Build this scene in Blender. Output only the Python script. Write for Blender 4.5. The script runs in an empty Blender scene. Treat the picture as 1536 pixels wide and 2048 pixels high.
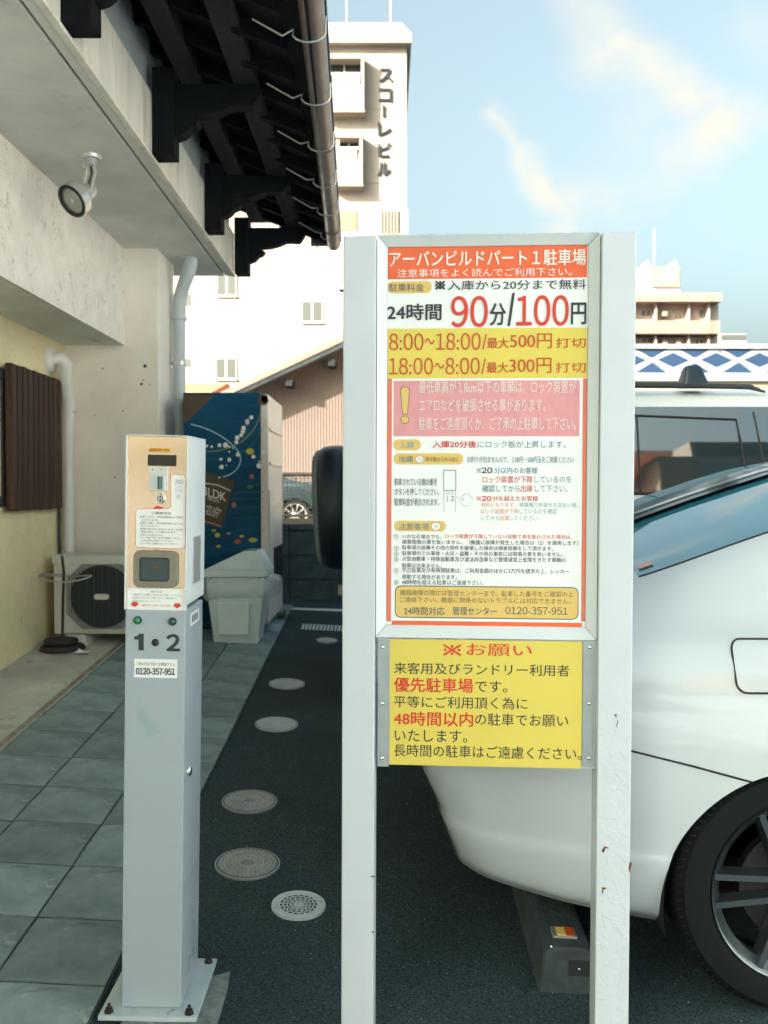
import bpy, bmesh, math, random
import numpy as np
from mathutils import Vector, Matrix, Euler
random.seed(7)
SC = bpy.context.scene
COL = SC.collection
R = math.radians

# ------------------------------------------------------------------ camera
F, HOR, CX, CY = 1850.0, 980.0, 768.0, 1024.0
PITCH = math.atan((CY-HOR)/F)
EYE = Vector((0, 0, 1.46))
cam_d = bpy.data.cameras.new('camera')
cam_d.sensor_fit = 'VERTICAL'; cam_d.sensor_height = 36.0
cam_d.lens = 36.0*F/2048.0
cam_d.clip_start = 0.05; cam_d.clip_end = 2000
cam_d.dof.use_dof = True; cam_d.dof.focus_distance = 2.15; cam_d.dof.aperture_fstop = 6.3
cam = bpy.data.objects.new('camera', cam_d); COL.objects.link(cam)
cam.location = EYE; cam.rotation_euler = (math.pi/2-PITCH, 0, 0)
SC.camera = cam

# ------------------------------------------------------------------ light
SUN_AZ, SUN_EL = 50.0, 25.0          # azimuth measured from straight behind the camera towards the left
to_sun = Vector((-math.sin(R(SUN_AZ))*math.cos(R(SUN_EL)), -math.cos(R(SUN_AZ))*math.cos(R(SUN_EL)), math.sin(R(SUN_EL))))
sl = bpy.data.lights.new('sun', 'SUN'); sl.energy = 4.6; sl.angle = R(0.53); sl.color = (1.0, 0.91, 0.83)
so = bpy.data.objects.new('sun', sl); COL.objects.link(so)
so.rotation_euler = to_sun.to_track_quat('Z', 'Y').to_euler(); so.location = (0, 0, 30)

SC.view_settings.view_transform = 'Standard'
SC.view_settings.look = 'None'
SC.view_settings.gamma = 1.0
SC.view_settings.use_curve_mapping = False
SC.view_settings.exposure = 1.98
SC.cycles.use_denoising = True
SC.cycles.max_bounces = 8
SC.cycles.diffuse_bounces = 5

def build_world():
    w = bpy.data.worlds.new('World'); SC.world = w; w.use_nodes = True
    nt = w.node_tree; N = nt.nodes; L = nt.links
    N.clear()
    out = N.new('ShaderNodeOutputWorld'); bg = N.new('ShaderNodeBackground')
    bg.inputs['Strength'].default_value = 0.15
    sky = N.new('ShaderNodeTexSky'); sky.sky_type = 'NISHITA'; sky.sun_disc = False
    sky.sun_elevation = R(SUN_EL); sky.sun_rotation = math.atan2(to_sun.x, to_sun.y)
    sky.air_density = 1.0; sky.dust_density = 10.0; sky.ozone_density = 1.6; sky.altitude = 20
    hs = N.new('ShaderNodeHueSaturation'); hs.inputs['Saturation'].default_value = 0.62
    hs.inputs['Value'].default_value = 1.0
    L.new(sky.outputs['Color'], hs.inputs['Color'])
    tint = N.new('ShaderNodeMix'); tint.data_type = 'RGBA'; tint.blend_type = 'MULTIPLY'
    tint.inputs[0].default_value = 1.0
    L.new(hs.outputs['Color'], tint.inputs[6]); tint.inputs[7].default_value = (0.70, 0.79, 0.71, 1)
    # thin cirrus, laid along directions of the sky
    tc = N.new('ShaderNodeTexCoord'); sep = N.new('ShaderNodeSeparateXYZ')
    L.new(tc.outputs['Generated'], sep.inputs[0])
    def m(op, a, b=None, c=None, clamp=False):
        n = N.new('ShaderNodeMath'); n.operation = op; n.use_clamp = clamp
        for i, v in enumerate((a, b, c)):
            if v is None: continue
            if isinstance(v, (int, float)): n.inputs[i].default_value = v
            else: L.new(v, n.inputs[i])
        return n.outputs[0]
    yy = m('MAXIMUM', sep.outputs[1], 0.05)
    u = m('DIVIDE', sep.outputs[0], yy); v = m('DIVIDE', sep.outputs[2], yy)
    cmb = N.new('ShaderNodeCombineXYZ'); L.new(u, cmb.inputs[0]); L.new(v, cmb.inputs[1])
    nz = N.new('ShaderNodeTexNoise'); nz.inputs['Scale'].default_value = 7; nz.inputs['Detail'].default_value = 6
    L.new(cmb.outputs[0], nz.inputs['Vector'])
    def vm(op, a, b):
        n = N.new('ShaderNodeVectorMath'); n.operation = op
        for i, q in enumerate((a, b)):
            if q is None: continue
            if isinstance(q, tuple): n.inputs[i].default_value = q
            else: L.new(q, n.inputs[i])
        return n
    off = vm('SUBTRACT', nz.outputs['Color'], (0.5, 0.5, 0.5))
    offs = N.new('ShaderNodeVectorMath'); offs.operation = 'SCALE'; offs.inputs[3].default_value = 0.13
    L.new(off.outputs[0], offs.inputs[0])
    P = vm('ADD', cmb.outputs[0], offs.outputs[0])
    def uv(px, py): return ((px-CX)/F, (HOR-py)/F, 0.0)
    segs = [((1140, -60), (1230, 110), 58, .55), ((1230, 110), (1345, 200), 60, .7), ((1345, 200), (1480, 245), 50, .7),
            ((1480, 245), (1310, 335), 62, .95), ((1310, 335), (1170, 380), 60, .9), ((1170, 380), (1110, 450), 40, .65),
            ((965, 205), (1050, 310), 26, .6), ((1050, 310), (1140, 400), 45, .9), ((1290, 230), (1230, 350), 70, .45),
            ((1480, 40), (1700, 120), 80, .3), ((1700, 260), (2100, 380), 90, .5), ((300, -300), (900, -420), 120, .4), ((1500, -500), (1900, -300), 120, .5)]
    tot = None
    for A, B, wd, st in segs:
        a = uv(*A); b = uv(*B); ba = tuple(b[i]-a[i] for i in range(3)); L2 = sum(q*q for q in ba)
        pa = vm('SUBTRACT', P.outputs[0], a)
        dt = vm('DOT_PRODUCT', pa.outputs[0], ba)
        h = m('DIVIDE', dt.outputs['Value'], L2, clamp=True)
        sc = N.new('ShaderNodeVectorMath'); sc.operation = 'SCALE'; sc.inputs[0].default_value = ba; L.new(h, sc.inputs[3])
        df = vm('SUBTRACT', pa.outputs[0], sc.outputs[0])
        ln = N.new('ShaderNodeVectorMath'); ln.operation = 'LENGTH'; L.new(df.outputs[0], ln.inputs[0])
        q = m('SUBTRACT', 1.0, m('DIVIDE', ln.outputs['Value'], wd*1.5/F), clamp=True)
        q = m('MULTIPLY', m('POWER', q, 1.4), st)
        tot = q if tot is None else m('MAXIMUM', tot, q)
    nz2 = N.new('ShaderNodeTexNoise'); nz2.inputs['Scale'].default_value = 10; nz2.inputs['Detail'].default_value = 8; nz2.inputs['Roughness'].default_value = .62
    L.new(cmb.outputs[0], nz2.inputs['Vector'])
    amt = m('MULTIPLY', tot, m('ADD', m('MULTIPLY', nz2.outputs['Fac'], 2.6), -0.15), clamp=True)
    amt = m('MULTIPLY', amt, m('GREATER_THAN', sep.outputs[1], 0.06))
    mix = N.new('ShaderNodeMix'); mix.data_type = 'RGBA'
    L.new(amt, mix.inputs[0]); L.new(tint.outputs[2], mix.inputs[6]); mix.inputs[7].default_value = CLOUD
    L.new(mix.outputs[2], bg.inputs['Color']); L.new(bg.outputs[0], out.inputs['Surface'])
CLOUD = (1.72, 1.68, 1.50, 1)
build_world()

# ------------------------------------------------------------------ geometry helpers
SLOPE, CROSS = 140/1850, -0.045
def zg(x, y):
    x = max(-4.0, min(5.0, x)); 
    if y > 7.55: return 0.66
    y = max(-4.0, min(7.45, y))
    return SLOPE*y + CROSS*x
cp, sp = math.cos(PITCH), math.sin(PITCH)
def ray(px, py):
    a = (px-CX)/F; b = (CY-py)/F
    return Vector((a, cp + b*sp, -sp + b*cp))
def wp(px, py, Y):
    d = ray(px, py); return EYE + d*(Y/d.y)
def wpX(px, py, X):
    d = ray(px, py); return EYE + d*(X/d.x)
def wpZ(px, py, Z):
    d = ray(px, py); return EYE + d*((Z-EYE.z)/d.z)
def gp(px, py):
    d = ray(px, py)
    t = EYE.z/(SLOPE*d.y + CROSS*d.x - d.z)
    return EYE + d*t
def local_at(M, px, py, yl):
    Mi = M.inverted(); o = Mi @ EYE; d = Mi.to_3x3() @ ray(px, py)
    t = (yl-o.y)/d.y; p = o + d*t
    return p.x, p.z
def s2l(c):
    return tuple(((v/255)/12.92 if v/255 <= .04045 else ((v/255+.055)/1.055)**2.4) for v in c)

class MB:
    def __init__(s): s.v = []; s.f = []
    def add(s, vs, fs):
        b = len(s.v); s.v += [tuple(q) for q in vs]; s.f += [tuple(b+i for i in f) for f in fs]; return s
    def box(s, x0, x1, y0, y1, z0, z1):
        return s.add([(x0,y0,z0),(x1,y0,z0),(x1,y1,z0),(x0,y1,z0),(x0,y0,z1),(x1,y0,z1),(x1,y1,z1),(x0,y1,z1)],
                     [(3,2,1,0),(4,5,6,7),(0,1,5,4),(1,2,6,5),(2,3,7,6),(3,0,4,7)])
    def hexa(s, p):   # 4 bottom (ccw from above), 4 top
        return s.add(p, [(3,2,1,0),(4,5,6,7),(0,1,5,4),(1,2,6,5),(2,3,7,6),(3,0,4,7)])
    def prism(s, poly, axis, a0, a1):
        n = len(poly)
        def mk(p, a): return {'x': (a, p[0], p[1]), 'y': (p[0], a, p[1]), 'z': (p[0], p[1], a)}[axis]
        vs = [mk(p, a0) for p in poly]+[mk(p, a1) for p in poly]
        fs = [tuple(range(n)), tuple(range(2*n-1, n-1, -1))]+[(i+n, (i+1) % n+n, (i+1) % n, i) for i in range(n)]
        return s.add(vs, fs)
    def face(s, pts): return s.add(pts, [tuple(range(len(pts)))])
    def tube(s, path, r, n=10, closed=False, caps=True):
        P = [Vector(p) for p in path]; k = len(P); rings = []; up = None
        for i in range(k):
            if closed: t = (P[(i+1) % k]-P[i-1]).normalized()
            else: t = (P[min(i+1, k-1)]-P[max(i-1, 0)]).normalized()
            if up is None:
                up = Vector((0,0,1)) if abs(t.z) < .9 else Vector((1,0,0))
            a = t.cross(up)
            if a.length < 1e-5: a = t.cross(Vector((0,1,0)))
            a.normalize(); b = a.cross(t).normalized(); up = b
            rr = r[i] if isinstance(r, (list, tuple)) else r
            rings.append([P[i]+a*(rr*math.cos(2*math.pi*j/n))+b*(rr*math.sin(2*math.pi*j/n)) for j in range(n)])
        vs = [q for g in rings for q in g]; fs = []
        for i in range(k if closed else k-1):
            i2 = (i+1) % k
            for j in range(n):
                fs.append((i*n+j, i*n+(j+1) % n, i2*n+(j+1) % n, i2*n+j))
        if not closed and caps: fs += [tuple(range(n-1, -1, -1)), tuple((k-1)*n+j for j in range(n))]
        return s.add(vs, fs)
    def lathe(s, prof, c, axis=(0,0,1), n=32, closed=False):   # prof: (radius, height along axis)
        ax = Vector(axis).normalized(); a = ax.orthogonal().normalized(); b = ax.cross(a); c = Vector(c)
        vs = []; m = len(prof)
        for (r, h) in prof:
            for j in range(n):
                t = 2*math.pi*j/n; vs.append(c+ax*h+a*(r*math.cos(t))+b*(r*math.sin(t)))
        fs = []
        for i in range(m if closed else m-1):
            i2 = (i+1) % m
            for j in range(n): fs.append((i*n+j, i*n+(j+1) % n, i2*n+(j+1) % n, i2*n+j))
        if not closed:
            if prof[0][0] > 1e-6: fs.append(tuple(range(n-1, -1, -1)))
            if prof[-1][0] > 1e-6: fs.append(tuple((m-1)*n+j for j in range(n)))
        return s.add(vs, fs)
    def disc(s, c, r, axis, n=24, r2=None):
        ax = Vector(axis).normalized(); a = ax.orthogonal().normalized(); b = ax.cross(a); c = Vector(c)
        return s.face([c+a*(r*math.cos(2*math.pi*j/n))+b*((r2 or r)*math.sin(2*math.pi*j/n)) for j in range(n)])
    def build(s, name, mat, parent=None, bev=0, smooth=False, world=True, seg=1, merge=False, kind=None, label=None):
        me = bpy.data.meshes.new(name)
        o = Vector((0,0,0))
        if parent is not None and world:
            q = parent
            while q is not None: o += q.location; q = q.parent
        me.from_pydata([(x-o.x, y-o.y, z-o.z) for x, y, z in s.v], [], s.f)
        bm = bmesh.new(); bm.from_mesh(me)
        if merge: bmesh.ops.remove_doubles(bm, verts=bm.verts, dist=1e-5)
        if len(s.f) > 1: bmesh.ops.recalc_face_normals(bm, faces=bm.faces)
        if bev: bmesh.ops.bevel(bm, geom=[e for e in bm.edges if len(e.link_faces) == 2 and e.calc_face_angle(0) > .5], offset=bev, segments=seg, affect='EDGES', profile=.5)
        bm.to_mesh(me); bm.free()
        if smooth:
            for p in me.polygons: p.use_smooth = True
            me.set_sharp_from_angle(angle=R(smooth if smooth is not True else 40))
        me.materials.append(mat)
        ob = bpy.data.objects.new(name, me); COL.objects.link(ob)
        if parent is not None: ob.parent = parent
        if kind: ob['kind'] = kind
        if label: ob['label'] = label
        return ob

def tag(o, label=None, cat=None, group=None, kind=None):
    if label: o['label'] = label
    if cat: o['category'] = cat
    if group: o['group'] = group
    if kind: o['kind'] = kind
    return o
def empty(name, loc, label, cat, group=None, rot=(0,0,0)):
    o = bpy.data.objects.new(name, None); COL.objects.link(o); o.location = loc; o.rotation_euler = rot
    o.empty_display_size = .1
    return tag(o, label, cat, group)
def copy_tree(o, parent=None):
    c = o.copy(); COL.objects.link(c)
    c.parent = parent
    for ch in [q for q in bpy.data.objects if q.parent == o]: copy_tree(ch, c)
    return c
def rrect(x0, z0, x1, z1, r, n=6):
    pts = []
    for cx, cz, a0 in ((x1-r, z1-r, 0), (x0+r, z1-r, 90), (x0+r, z0+r, 180), (x1-r, z0+r, 270)):
        for i in range(n+1):
            a = R(a0+90*i/n); pts.append((cx+r*math.cos(a), cz+r*math.sin(a)))
    return pts

# ------------------------------------------------------------------ materials
MATS = {}
def mat(name, col, rough=.6, metal=0.0, var=0.0, vscale=6.0, col2=None, bump=0.0, bscale=60.0, coat=0.0, spec=None, aniso=0, stretch=None, rnd=0.0, trans=0.0, alpha=1.0, ior=None, dirt=None, vein=None):
    m = bpy.data.materials.new(name); m.use_nodes = True
    nt = m.node_tree; N = nt.nodes; L = nt.links; b = N['Principled BSDF']
    b.inputs['Base Color'].default_value = (*col, 1); b.inputs['Roughness'].default_value = rough
    b.inputs['Metallic'].default_value = metal
    if coat: b.inputs['Coat Weight'].default_value = coat; b.inputs['Coat Roughness'].default_value = .04
    if spec is not None: b.inputs['Specular IOR Level'].default_value = spec
    if trans: b.inputs['Transmission Weight'].default_value = trans
    if alpha < 1: b.inputs['Alpha'].default_value = alpha
    if ior: b.inputs['IOR'].default_value = ior
    if var or bump or rnd or dirt or vein:
        tc = N.new('ShaderNodeTexCoord'); mp = N.new('ShaderNodeMapping'); L.new(tc.outputs['Object'], mp.inputs[0])
        if stretch: mp.inputs['Scale'].default_value = stretch
        cur = None
        if var:
            nz = N.new('ShaderNodeTexNoise'); nz.inputs['Scale'].default_value = vscale; nz.inputs['Detail'].default_value = 7; nz.inputs['Roughness'].default_value = .6
            L.new(mp.outputs[0], nz.inputs['Vector'])
            rp = N.new('ShaderNodeValToRGB'); rp.color_ramp.elements[0].position = .32; rp.color_ramp.elements[1].position = .70
            c2 = col2 or tuple(c*(1-var) for c in col)
            rp.color_ramp.elements[0].color = (*c2, 1); rp.color_ramp.elements[1].color = (*col, 1)
            L.new(nz.outputs['Fac'], rp.inputs[0]); cur = rp.outputs[0]
            rr = N.new('ShaderNodeMapRange'); rr.inputs[3].default_value = min(1, rough+.12); rr.inputs[4].default_value = max(0.02, rough-.08)
            L.new(nz.outputs['Fac'], rr.inputs[0]); L.new(rr.outputs[0], b.inputs['Roughness'])
        if dirt:   # (colour, scale, threshold, width)
            dc, ds, dth, dw = dirt
            n3 = N.new('ShaderNodeTexNoise'); n3.inputs['Scale'].default_value = ds; n3.inputs['Detail'].default_value = 8; n3.inputs['Roughness'].default_value = .65
            L.new(mp.outputs[0], n3.inputs['Vector'])
            mr = N.new('ShaderNodeMapRange'); mr.inputs[1].default_value = dth; mr.inputs[2].default_value = dth+dw
            L.new(n3.outputs['Fac'], mr.inputs[0])
            mx = N.new('ShaderNodeMix'); mx.data_type = 'RGBA'; L.new(mr.outputs[0], mx.inputs[0])
            if cur is None: mx.inputs[6].default_value = (*col, 1)
            else: L.new(cur, mx.inputs[6])
            mx.inputs[7].default_value = (*dc, 1); cur = mx.outputs[2]
        if vein:   # (colour, scale, half width, strength)
            vc, vs_, vw, vst = vein
            n4 = N.new('ShaderNodeTexNoise'); n4.inputs['Scale'].default_value = vs_; n4.inputs['Detail'].default_value = 3; n4.inputs['Distortion'].default_value = 1.6
            L.new(mp.outputs[0], n4.inputs['Vector'])
            a_ = N.new('ShaderNodeMath'); a_.operation = 'SUBTRACT'; L.new(n4.outputs['Fac'], a_.inputs[0]); a_.inputs[1].default_value = .5
            b_ = N.new('ShaderNodeMath'); b_.operation = 'ABSOLUTE'; L.new(a_.outputs[0], b_.inputs[0])
            mr = N.new('ShaderNodeMapRange'); mr.inputs[1].default_value = 0; mr.inputs[2].default_value = vw; mr.inputs[3].default_value = vst; mr.inputs[4].default_value = 0; L.new(b_.outputs[0], mr.inputs[0])
            n5 = N.new('ShaderNodeTexNoise'); n5.inputs['Scale'].default_value = vs_*.7; L.new(mp.outputs[0], n5.inputs['Vector'])
            m5 = N.new('ShaderNodeMapRange'); m5.inputs[1].default_value = .45; m5.inputs[2].default_value = .6; L.new(n5.outputs['Fac'], m5.inputs[0])
            m6 = N.new('ShaderNodeMath'); m6.operation = 'MULTIPLY'; L.new(mr.outputs[0], m6.inputs[0]); L.new(m5.outputs[0], m6.inputs[1])
            mx = N.new('ShaderNodeMix'); mx.data_type = 'RGBA'; L.new(m6.outputs[0], mx.inputs[0])
            if cur is None: mx.inputs[6].default_value = (*col, 1)
            else: L.new(cur, mx.inputs[6])
            mx.inputs[7].default_value = (*vc, 1); cur = mx.outputs[2]
        if rnd:
            oi = N.new('ShaderNodeObjectInfo'); mr = N.new('ShaderNodeMapRange')
            mr.inputs[3].default_value = 1-rnd; mr.inputs[4].default_value = 1+rnd; L.new(oi.outputs['Random'], mr.inputs[0])
            vmn = N.new('ShaderNodeVectorMath'); vmn.operation = 'SCALE'; L.new(mr.outputs[0], vmn.inputs[3])
            if cur is None: vmn.inputs[0].default_value = col
            else: L.new(cur, vmn.inputs[0])
            cur = vmn.outputs[0]
        if cur is not None: L.new(cur, b.inputs['Base Color'])
        if bump:
            n2 = N.new('ShaderNodeTexNoise'); n2.inputs['Scale'].default_value = bscale; n2.inputs['Detail'].default_value = 6
            L.new(mp.outputs[0], n2.inputs['Vector'])
            bp = N.new('ShaderNodeBump'); bp.inputs['Strength'].default_value = bump; bp.inputs['Distance'].default_value = .01
            L.new(n2.outputs['Fac'], bp.inputs['Height']); L.new(bp.outputs[0], b.inputs['Normal'])
    MATS[name] = m
    return m

M_asphalt = mat('asphalt', (.030,.046,.052), .85, bump=.55, bscale=170)
def finish_asphalt():
    nt = M_asphalt.node_tree; N = nt.nodes; L = nt.links; b = N['Principled BSDF']
    tc = N.new('ShaderNodeTexCoord')
    n1 = N.new('ShaderNodeTexNoise'); n1.inputs['Scale'].default_value = 2.2; n1.inputs['Detail'].default_value = 6; L.new(tc.outputs['Object'], n1.inputs['Vector'])
    n2 = N.new('ShaderNodeTexNoise'); n2.inputs['Scale'].default_value = 150; n2.inputs['Detail'].default_value = 3; L.new(tc.outputs['Object'], n2.inputs['Vector'])
    r1 = N.new('ShaderNodeValToRGB'); r1.color_ramp.elements[0].position=.3; r1.color_ramp.elements[1].position=.75
    r1.color_ramp.elements[0].color=(.007,.018,.023,1); r1.color_ramp.elements[1].color=(.016,.034,.041,1); L.new(n1.outputs['Fac'], r1.inputs[0])
    r2 = N.new('ShaderNodeMapRange'); r2.inputs[1].default_value=.35; r2.inputs[2].default_value=.7; r2.inputs[3].default_value=.40; r2.inputs[4].default_value=2.9; L.new(n2.outputs['Fac'], r2.inputs[0])
    sc = N.new('ShaderNodeVectorMath'); sc.operation='SCALE'; L.new(r1.outputs[0], sc.inputs[0]); L.new(r2.outputs[0], sc.inputs[3])
    vo = N.new('ShaderNodeTexVoronoi'); vo.inputs['Scale'].default_value = 110; L.new(tc.outputs['Object'], vo.inputs['Vector'])
    sz = N.new('ShaderNodeMapRange'); sz.inputs[1].default_value=.10; sz.inputs[2].default_value=.22; sz.inputs[3].default_value=1; sz.inputs[4].default_value=0; L.new(vo.outputs['Distance'], sz.inputs[0])
    sepc = N.new('ShaderNodeSeparateColor'); L.new(vo.outputs['Color'], sepc.inputs[0])
    gt = N.new('ShaderNodeMath'); gt.operation='GREATER_THAN'; gt.inputs[1].default_value=.88; L.new(sepc.outputs[0], gt.inputs[0])
    ml = N.new('ShaderNodeMath'); ml.operation='MULTIPLY'; L.new(gt.outputs[0], ml.inputs[0]); L.new(sz.outputs[0], ml.inputs[1])
    mx = N.new('ShaderNodeMix'); mx.data_type='RGBA'; L.new(ml.outputs[0], mx.inputs[0]); L.new(sc.outputs[0], mx.inputs[6]); mx.inputs[7].default_value=(.22,.26,.27,1)
    L.new(mx.outputs[2], b.inputs['Base Color'])
finish_asphalt()
M_tile = mat('slate_tile', (.28,.375,.385), .6, var=.5, vscale=5, col2=(.12,.18,.19), bump=.6, bscale=12, rnd=.22, dirt=((.46,.53,.49), 4.2, .57, .10), vein=((.03,.05,.05), 3.0, .010, .95))
M_mortar = mat('mortar', (.06,.075,.075), .9, var=.4, vscale=12, bump=.3)
M_concrete_floor = mat('concrete_floor', (.60,.62,.53), .85, var=.45, vscale=3.5, col2=(.38,.41,.36), bump=.25, bscale=40, dirt=((.27,.19,.12), 2.2, .58, .14), vein=((.15,.13,.11), 2.5, .008, .7))
M_concrete_floor2 = mat('bounce_ground_concrete', (.50,.57,.62), .85, var=.1, vscale=.8)
M_yellow = mat('yellow_render', (.86,.74,.44), .85, var=.3, vscale=2.2, col2=(.70,.62,.40), bump=.35, bscale=9, dirt=((.40,.41,.30), 1.6, .56, .2), vein=((.30,.27,.16), 6, .012, .5))
M_cream = mat('cream_concrete', (.88,.83,.745), .75, var=.15, vscale=3, bump=.12, bscale=18, dirt=((.38,.32,.26), 3.0, .66, .15))
M_trowel = mat('trowelled_plaster', (.84,.79,.72), .7, var=.14, vscale=8, bump=.4, bscale=8, dirt=((.50,.43,.37), 9, .61, .08), vein=((.38,.32,.28), 9, .014, .85))
M_soffit = mat('soffit_board', (.76,.76,.71), .8, var=.25, vscale=2.5, bump=.08, bscale=25, dirt=((.30,.25,.20), 3.2, .62, .2))
M_groove = mat('dark_groove', (.05,.05,.05), .9)
M_fascia = mat('fascia_concrete', (.84,.79,.70), .75, var=.25, vscale=5, stretch=(1,1.6,.22), dirt=((.36,.27,.17), 4.0, .55, .2))
M_grey_wall = mat('grey_upper_wall', (.42,.45,.46), .8, var=.2)
M_darkwood = mat('dark_stained_wood', (.008,.011,.013), .8, spec=.15, var=.3, vscale=10, stretch=(1,.2,1), bump=.2)
M_darkwood2 = mat('dark_purlin_wood', (.030,.034,.035), .75, spec=.2, var=.35, vscale=12, stretch=(1,.1,1), bump=.2)
M_brownwood = mat('red_brown_slat_wood', (.072,.034,.020), .7, var=.7, vscale=14, stretch=(1,1,.12), bump=.3, bscale=30, rnd=.3)
M_gutter = mat('brown_gutter', (.17,.125,.115), .35, var=.15)
M_hook = mat('galvanised_hook', (.45,.47,.48), .35, .9)
M_rooftile = mat('grey_roof_tile', (.10,.10,.105), .5, var=.3)
M_pipe_grey = mat('grey_pvc', (.48,.54,.57), .4)
M_pipe_white = mat('white_duct', (.74,.74,.70), .45, var=.1)
M_post = mat('white_post_paint', (.585,.64,.705), .33, var=.06, vscale=5, bump=.0, dirt=((.55,.58,.60), 22, .70, .03))
M_post2 = M_post.copy(); M_post2.name = 'peeling_post_paint'
def add_post_peel():
    nt = M_post2.node_tree; N = nt.nodes; L = nt.links; b = N['Principled BSDF']
    tc = N.new('ShaderNodeTexCoord'); sx = N.new('ShaderNodeSeparateXYZ'); L.new(tc.outputs['Object'], sx.inputs[0])
    n = N.new('ShaderNodeTexNoise'); n.inputs['Scale'].default_value = 26; n.inputs['Detail'].default_value = 5; n.inputs['Distortion'].default_value=1.2
    L.new(tc.outputs['Object'], n.inputs['Vector'])
    mr = N.new('ShaderNodeMapRange'); mr.inputs[1].default_value=.95; mr.inputs[2].default_value=.45; mr.inputs[3].default_value=0; mr.inputs[4].default_value=1; L.new(sx.outputs[2], mr.inputs[0])
    st = N.new('ShaderNodeMapRange'); st.inputs[1].default_value=.50; st.inputs[2].default_value=.56; L.new(n.outputs['Fac'], st.inputs[0])
    ml = N.new('ShaderNodeMath'); ml.operation='MULTIPLY'; L.new(mr.outputs[0], ml.inputs[0]); L.new(st.outputs[0], ml.inputs[1])
    bp = N.new('ShaderNodeBump'); bp.inputs['Strength'].default_value=.22; bp.inputs['Distance'].default_value=.003; L.new(ml.outputs[0], bp.inputs['Height'])
    L.new(bp.outputs[0], b.inputs['Normal'])
add_post_peel()
M_alu = mat('aluminium', (.62,.64,.66), .28, .75, var=.08, stretch=(1,1,1))
M_frame = mat('painted_aluminium', (.62,.68,.71), .35, .1)
M_plate = mat('weathered_plate', (.42,.47,.50), .45, .4, var=.3, vscale=9)
M_machine = mat('machine_grey_paint', (.36,.43,.485), .42, var=.05, vscale=6, dirt=((.29,.39,.45), 5.0, .57, .05))
M_shell = mat('machine_shell_white', (.74,.80,.82), .4, var=.05)
M_steel = mat('polished_steel', (1.0,.76,.55), .16, 1.0, bump=.05, bscale=6, stretch=(1,1,.1))  # peach base colour stands in for warm reflections on the plain steel
M_chrome = mat('chrome', (.8,.82,.82), .12, 1.0)
M_olive = mat('olive_grey_plastic', (.21,.20,.155), .4)
M_black = mat('black_plastic', (.014,.016,.018), .35)
M_dispgl = mat('display_glass', (.045,.040,.034), .1)
M_glass_dark = mat('tinted_glass', (.003,.022,.032), .02, spec=.6, ior=2.6)
M_glass_rear = mat('rear_window_glass', (.04,.21,.27), .03, spec=.6, ior=3.4)
M_btn = mat('green_button', (.02,.22,.09), .2, coat=.5)
M_btn2 = mat('dark_green_button', (.015,.10,.07), .2, coat=.5)
M_white_print = mat('white_print', (.84,.86,.86), .45)
M_poster = mat('poster_paper', (.84,.88,.90), .4, var=.03)
M_orange = mat('orange_print', s2l((236,104,58)), .4, var=.06, vscale=20)
M_salmon = mat('faded_orange_print', s2l((228,122,98)), .4, var=.1, vscale=20)
M_yellowp = mat('yellow_print', s2l((224,206,92)), .4, var=.04, vscale=8)
M_yellow_panel = mat('yellow_panel', s2l((220,202,92)), .38, var=.04)
M_pill = mat('faded_yellow_print', s2l((226,194,112)), .4, var=.08, vscale=30)
M_pink = mat('faded_pink_print', s2l((226,156,164)), .45, var=.1, vscale=40)
M_ink = mat('black_ink', (.022,.035,.042), .5)
M_ink2 = mat('slate_ink', s2l((72,92,100)), .5)
M_ink3 = mat('faded_teal_ink', s2l((104,140,156)), .5)
M_ink4 = mat('pale_blue_ink', s2l((150,176,184)), .5)
M_brown_ink = mat('brown_ink', s2l((134,122,84)), .5)
M_red = mat('red_ink', s2l((212,58,38)), .45)
M_orange_ink = mat('burnt_orange_ink', s2l((196,82,32)), .45)
M_salmon_ink = mat('faded_red_ink', s2l((214,104,96)), .5)
M_salmon_ink2 = mat('pale_red_ink', s2l((222,158,150)), .5)
M_white_ink = mat('white_ink', (.84,.82,.78), .45)
M_pinkwhite = mat('faded_white_ink', (.80,.72,.70), .45)
M_rust = mat('rust', (.25,.09,.035), .9, var=.5, vscale=60)
M_carpaint = mat('pearl_white_paint', (.52,.57,.60), .22, coat=1.0)
M_suvpaint = mat('white_suv_paint', (.55,.57,.56), .28, coat=1.0)
M_darkpaint = mat('dark_green_blue_paint', (.02,.035,.04), .25, coat=1.0)
M_tyre = mat('tyre_rubber', (.0035,.006,.007), .8, spec=.25, bump=.15, bscale=60)
M_rim = mat('grey_alloy', (.15,.18,.20), .3, .9)
M_rim_silver = mat('silver_alloy', (.7,.66,.6), .35, .8)
M_liner = mat('wheel_arch_liner', (.008,.009,.010), .9)
M_seal = mat('rubber_seal', (.006,.007,.008), .6)
M_cover = mat('dark_wheel_cover', (.008,.020,.032), .38, var=.2)
M_cover2 = mat('grey_cover_band', (.16,.20,.22), .5)
M_stopper = mat('wheel_stop_concrete', (.050,.070,.076), .9, var=.5, vscale=14, bump=.6, bscale=50)
M_vm = mat('vending_blue', (.002,.095,.20), .5, spec=.2, var=.6, vscale=5, col2=(.001,.045,.10), stretch=(.6,1,3))
M_vm_pink = mat('vending_front_pink', (.78,.60,.56), .4, var=.3, vscale=5, col2=(.72,.72,.68))
M_vm_brown = mat('vending_brown_print', (.075,.052,.032), .5)
M_vm_arc = mat('chalk_blue_print', s2l((176,216,232)), .5)
M_vm_yel = mat('chalk_yellow_print', s2l((196,190,70)), .5)
M_vm_grn = mat('chalk_green_print', s2l((40,130,80)), .5)
M_vm_pnk = mat('chalk_orange_print', s2l((176,110,90)), .5)
M_bin = mat('grey_bin_plastic', (.74,.86,.86), .5, var=.12, vscale=7)
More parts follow.
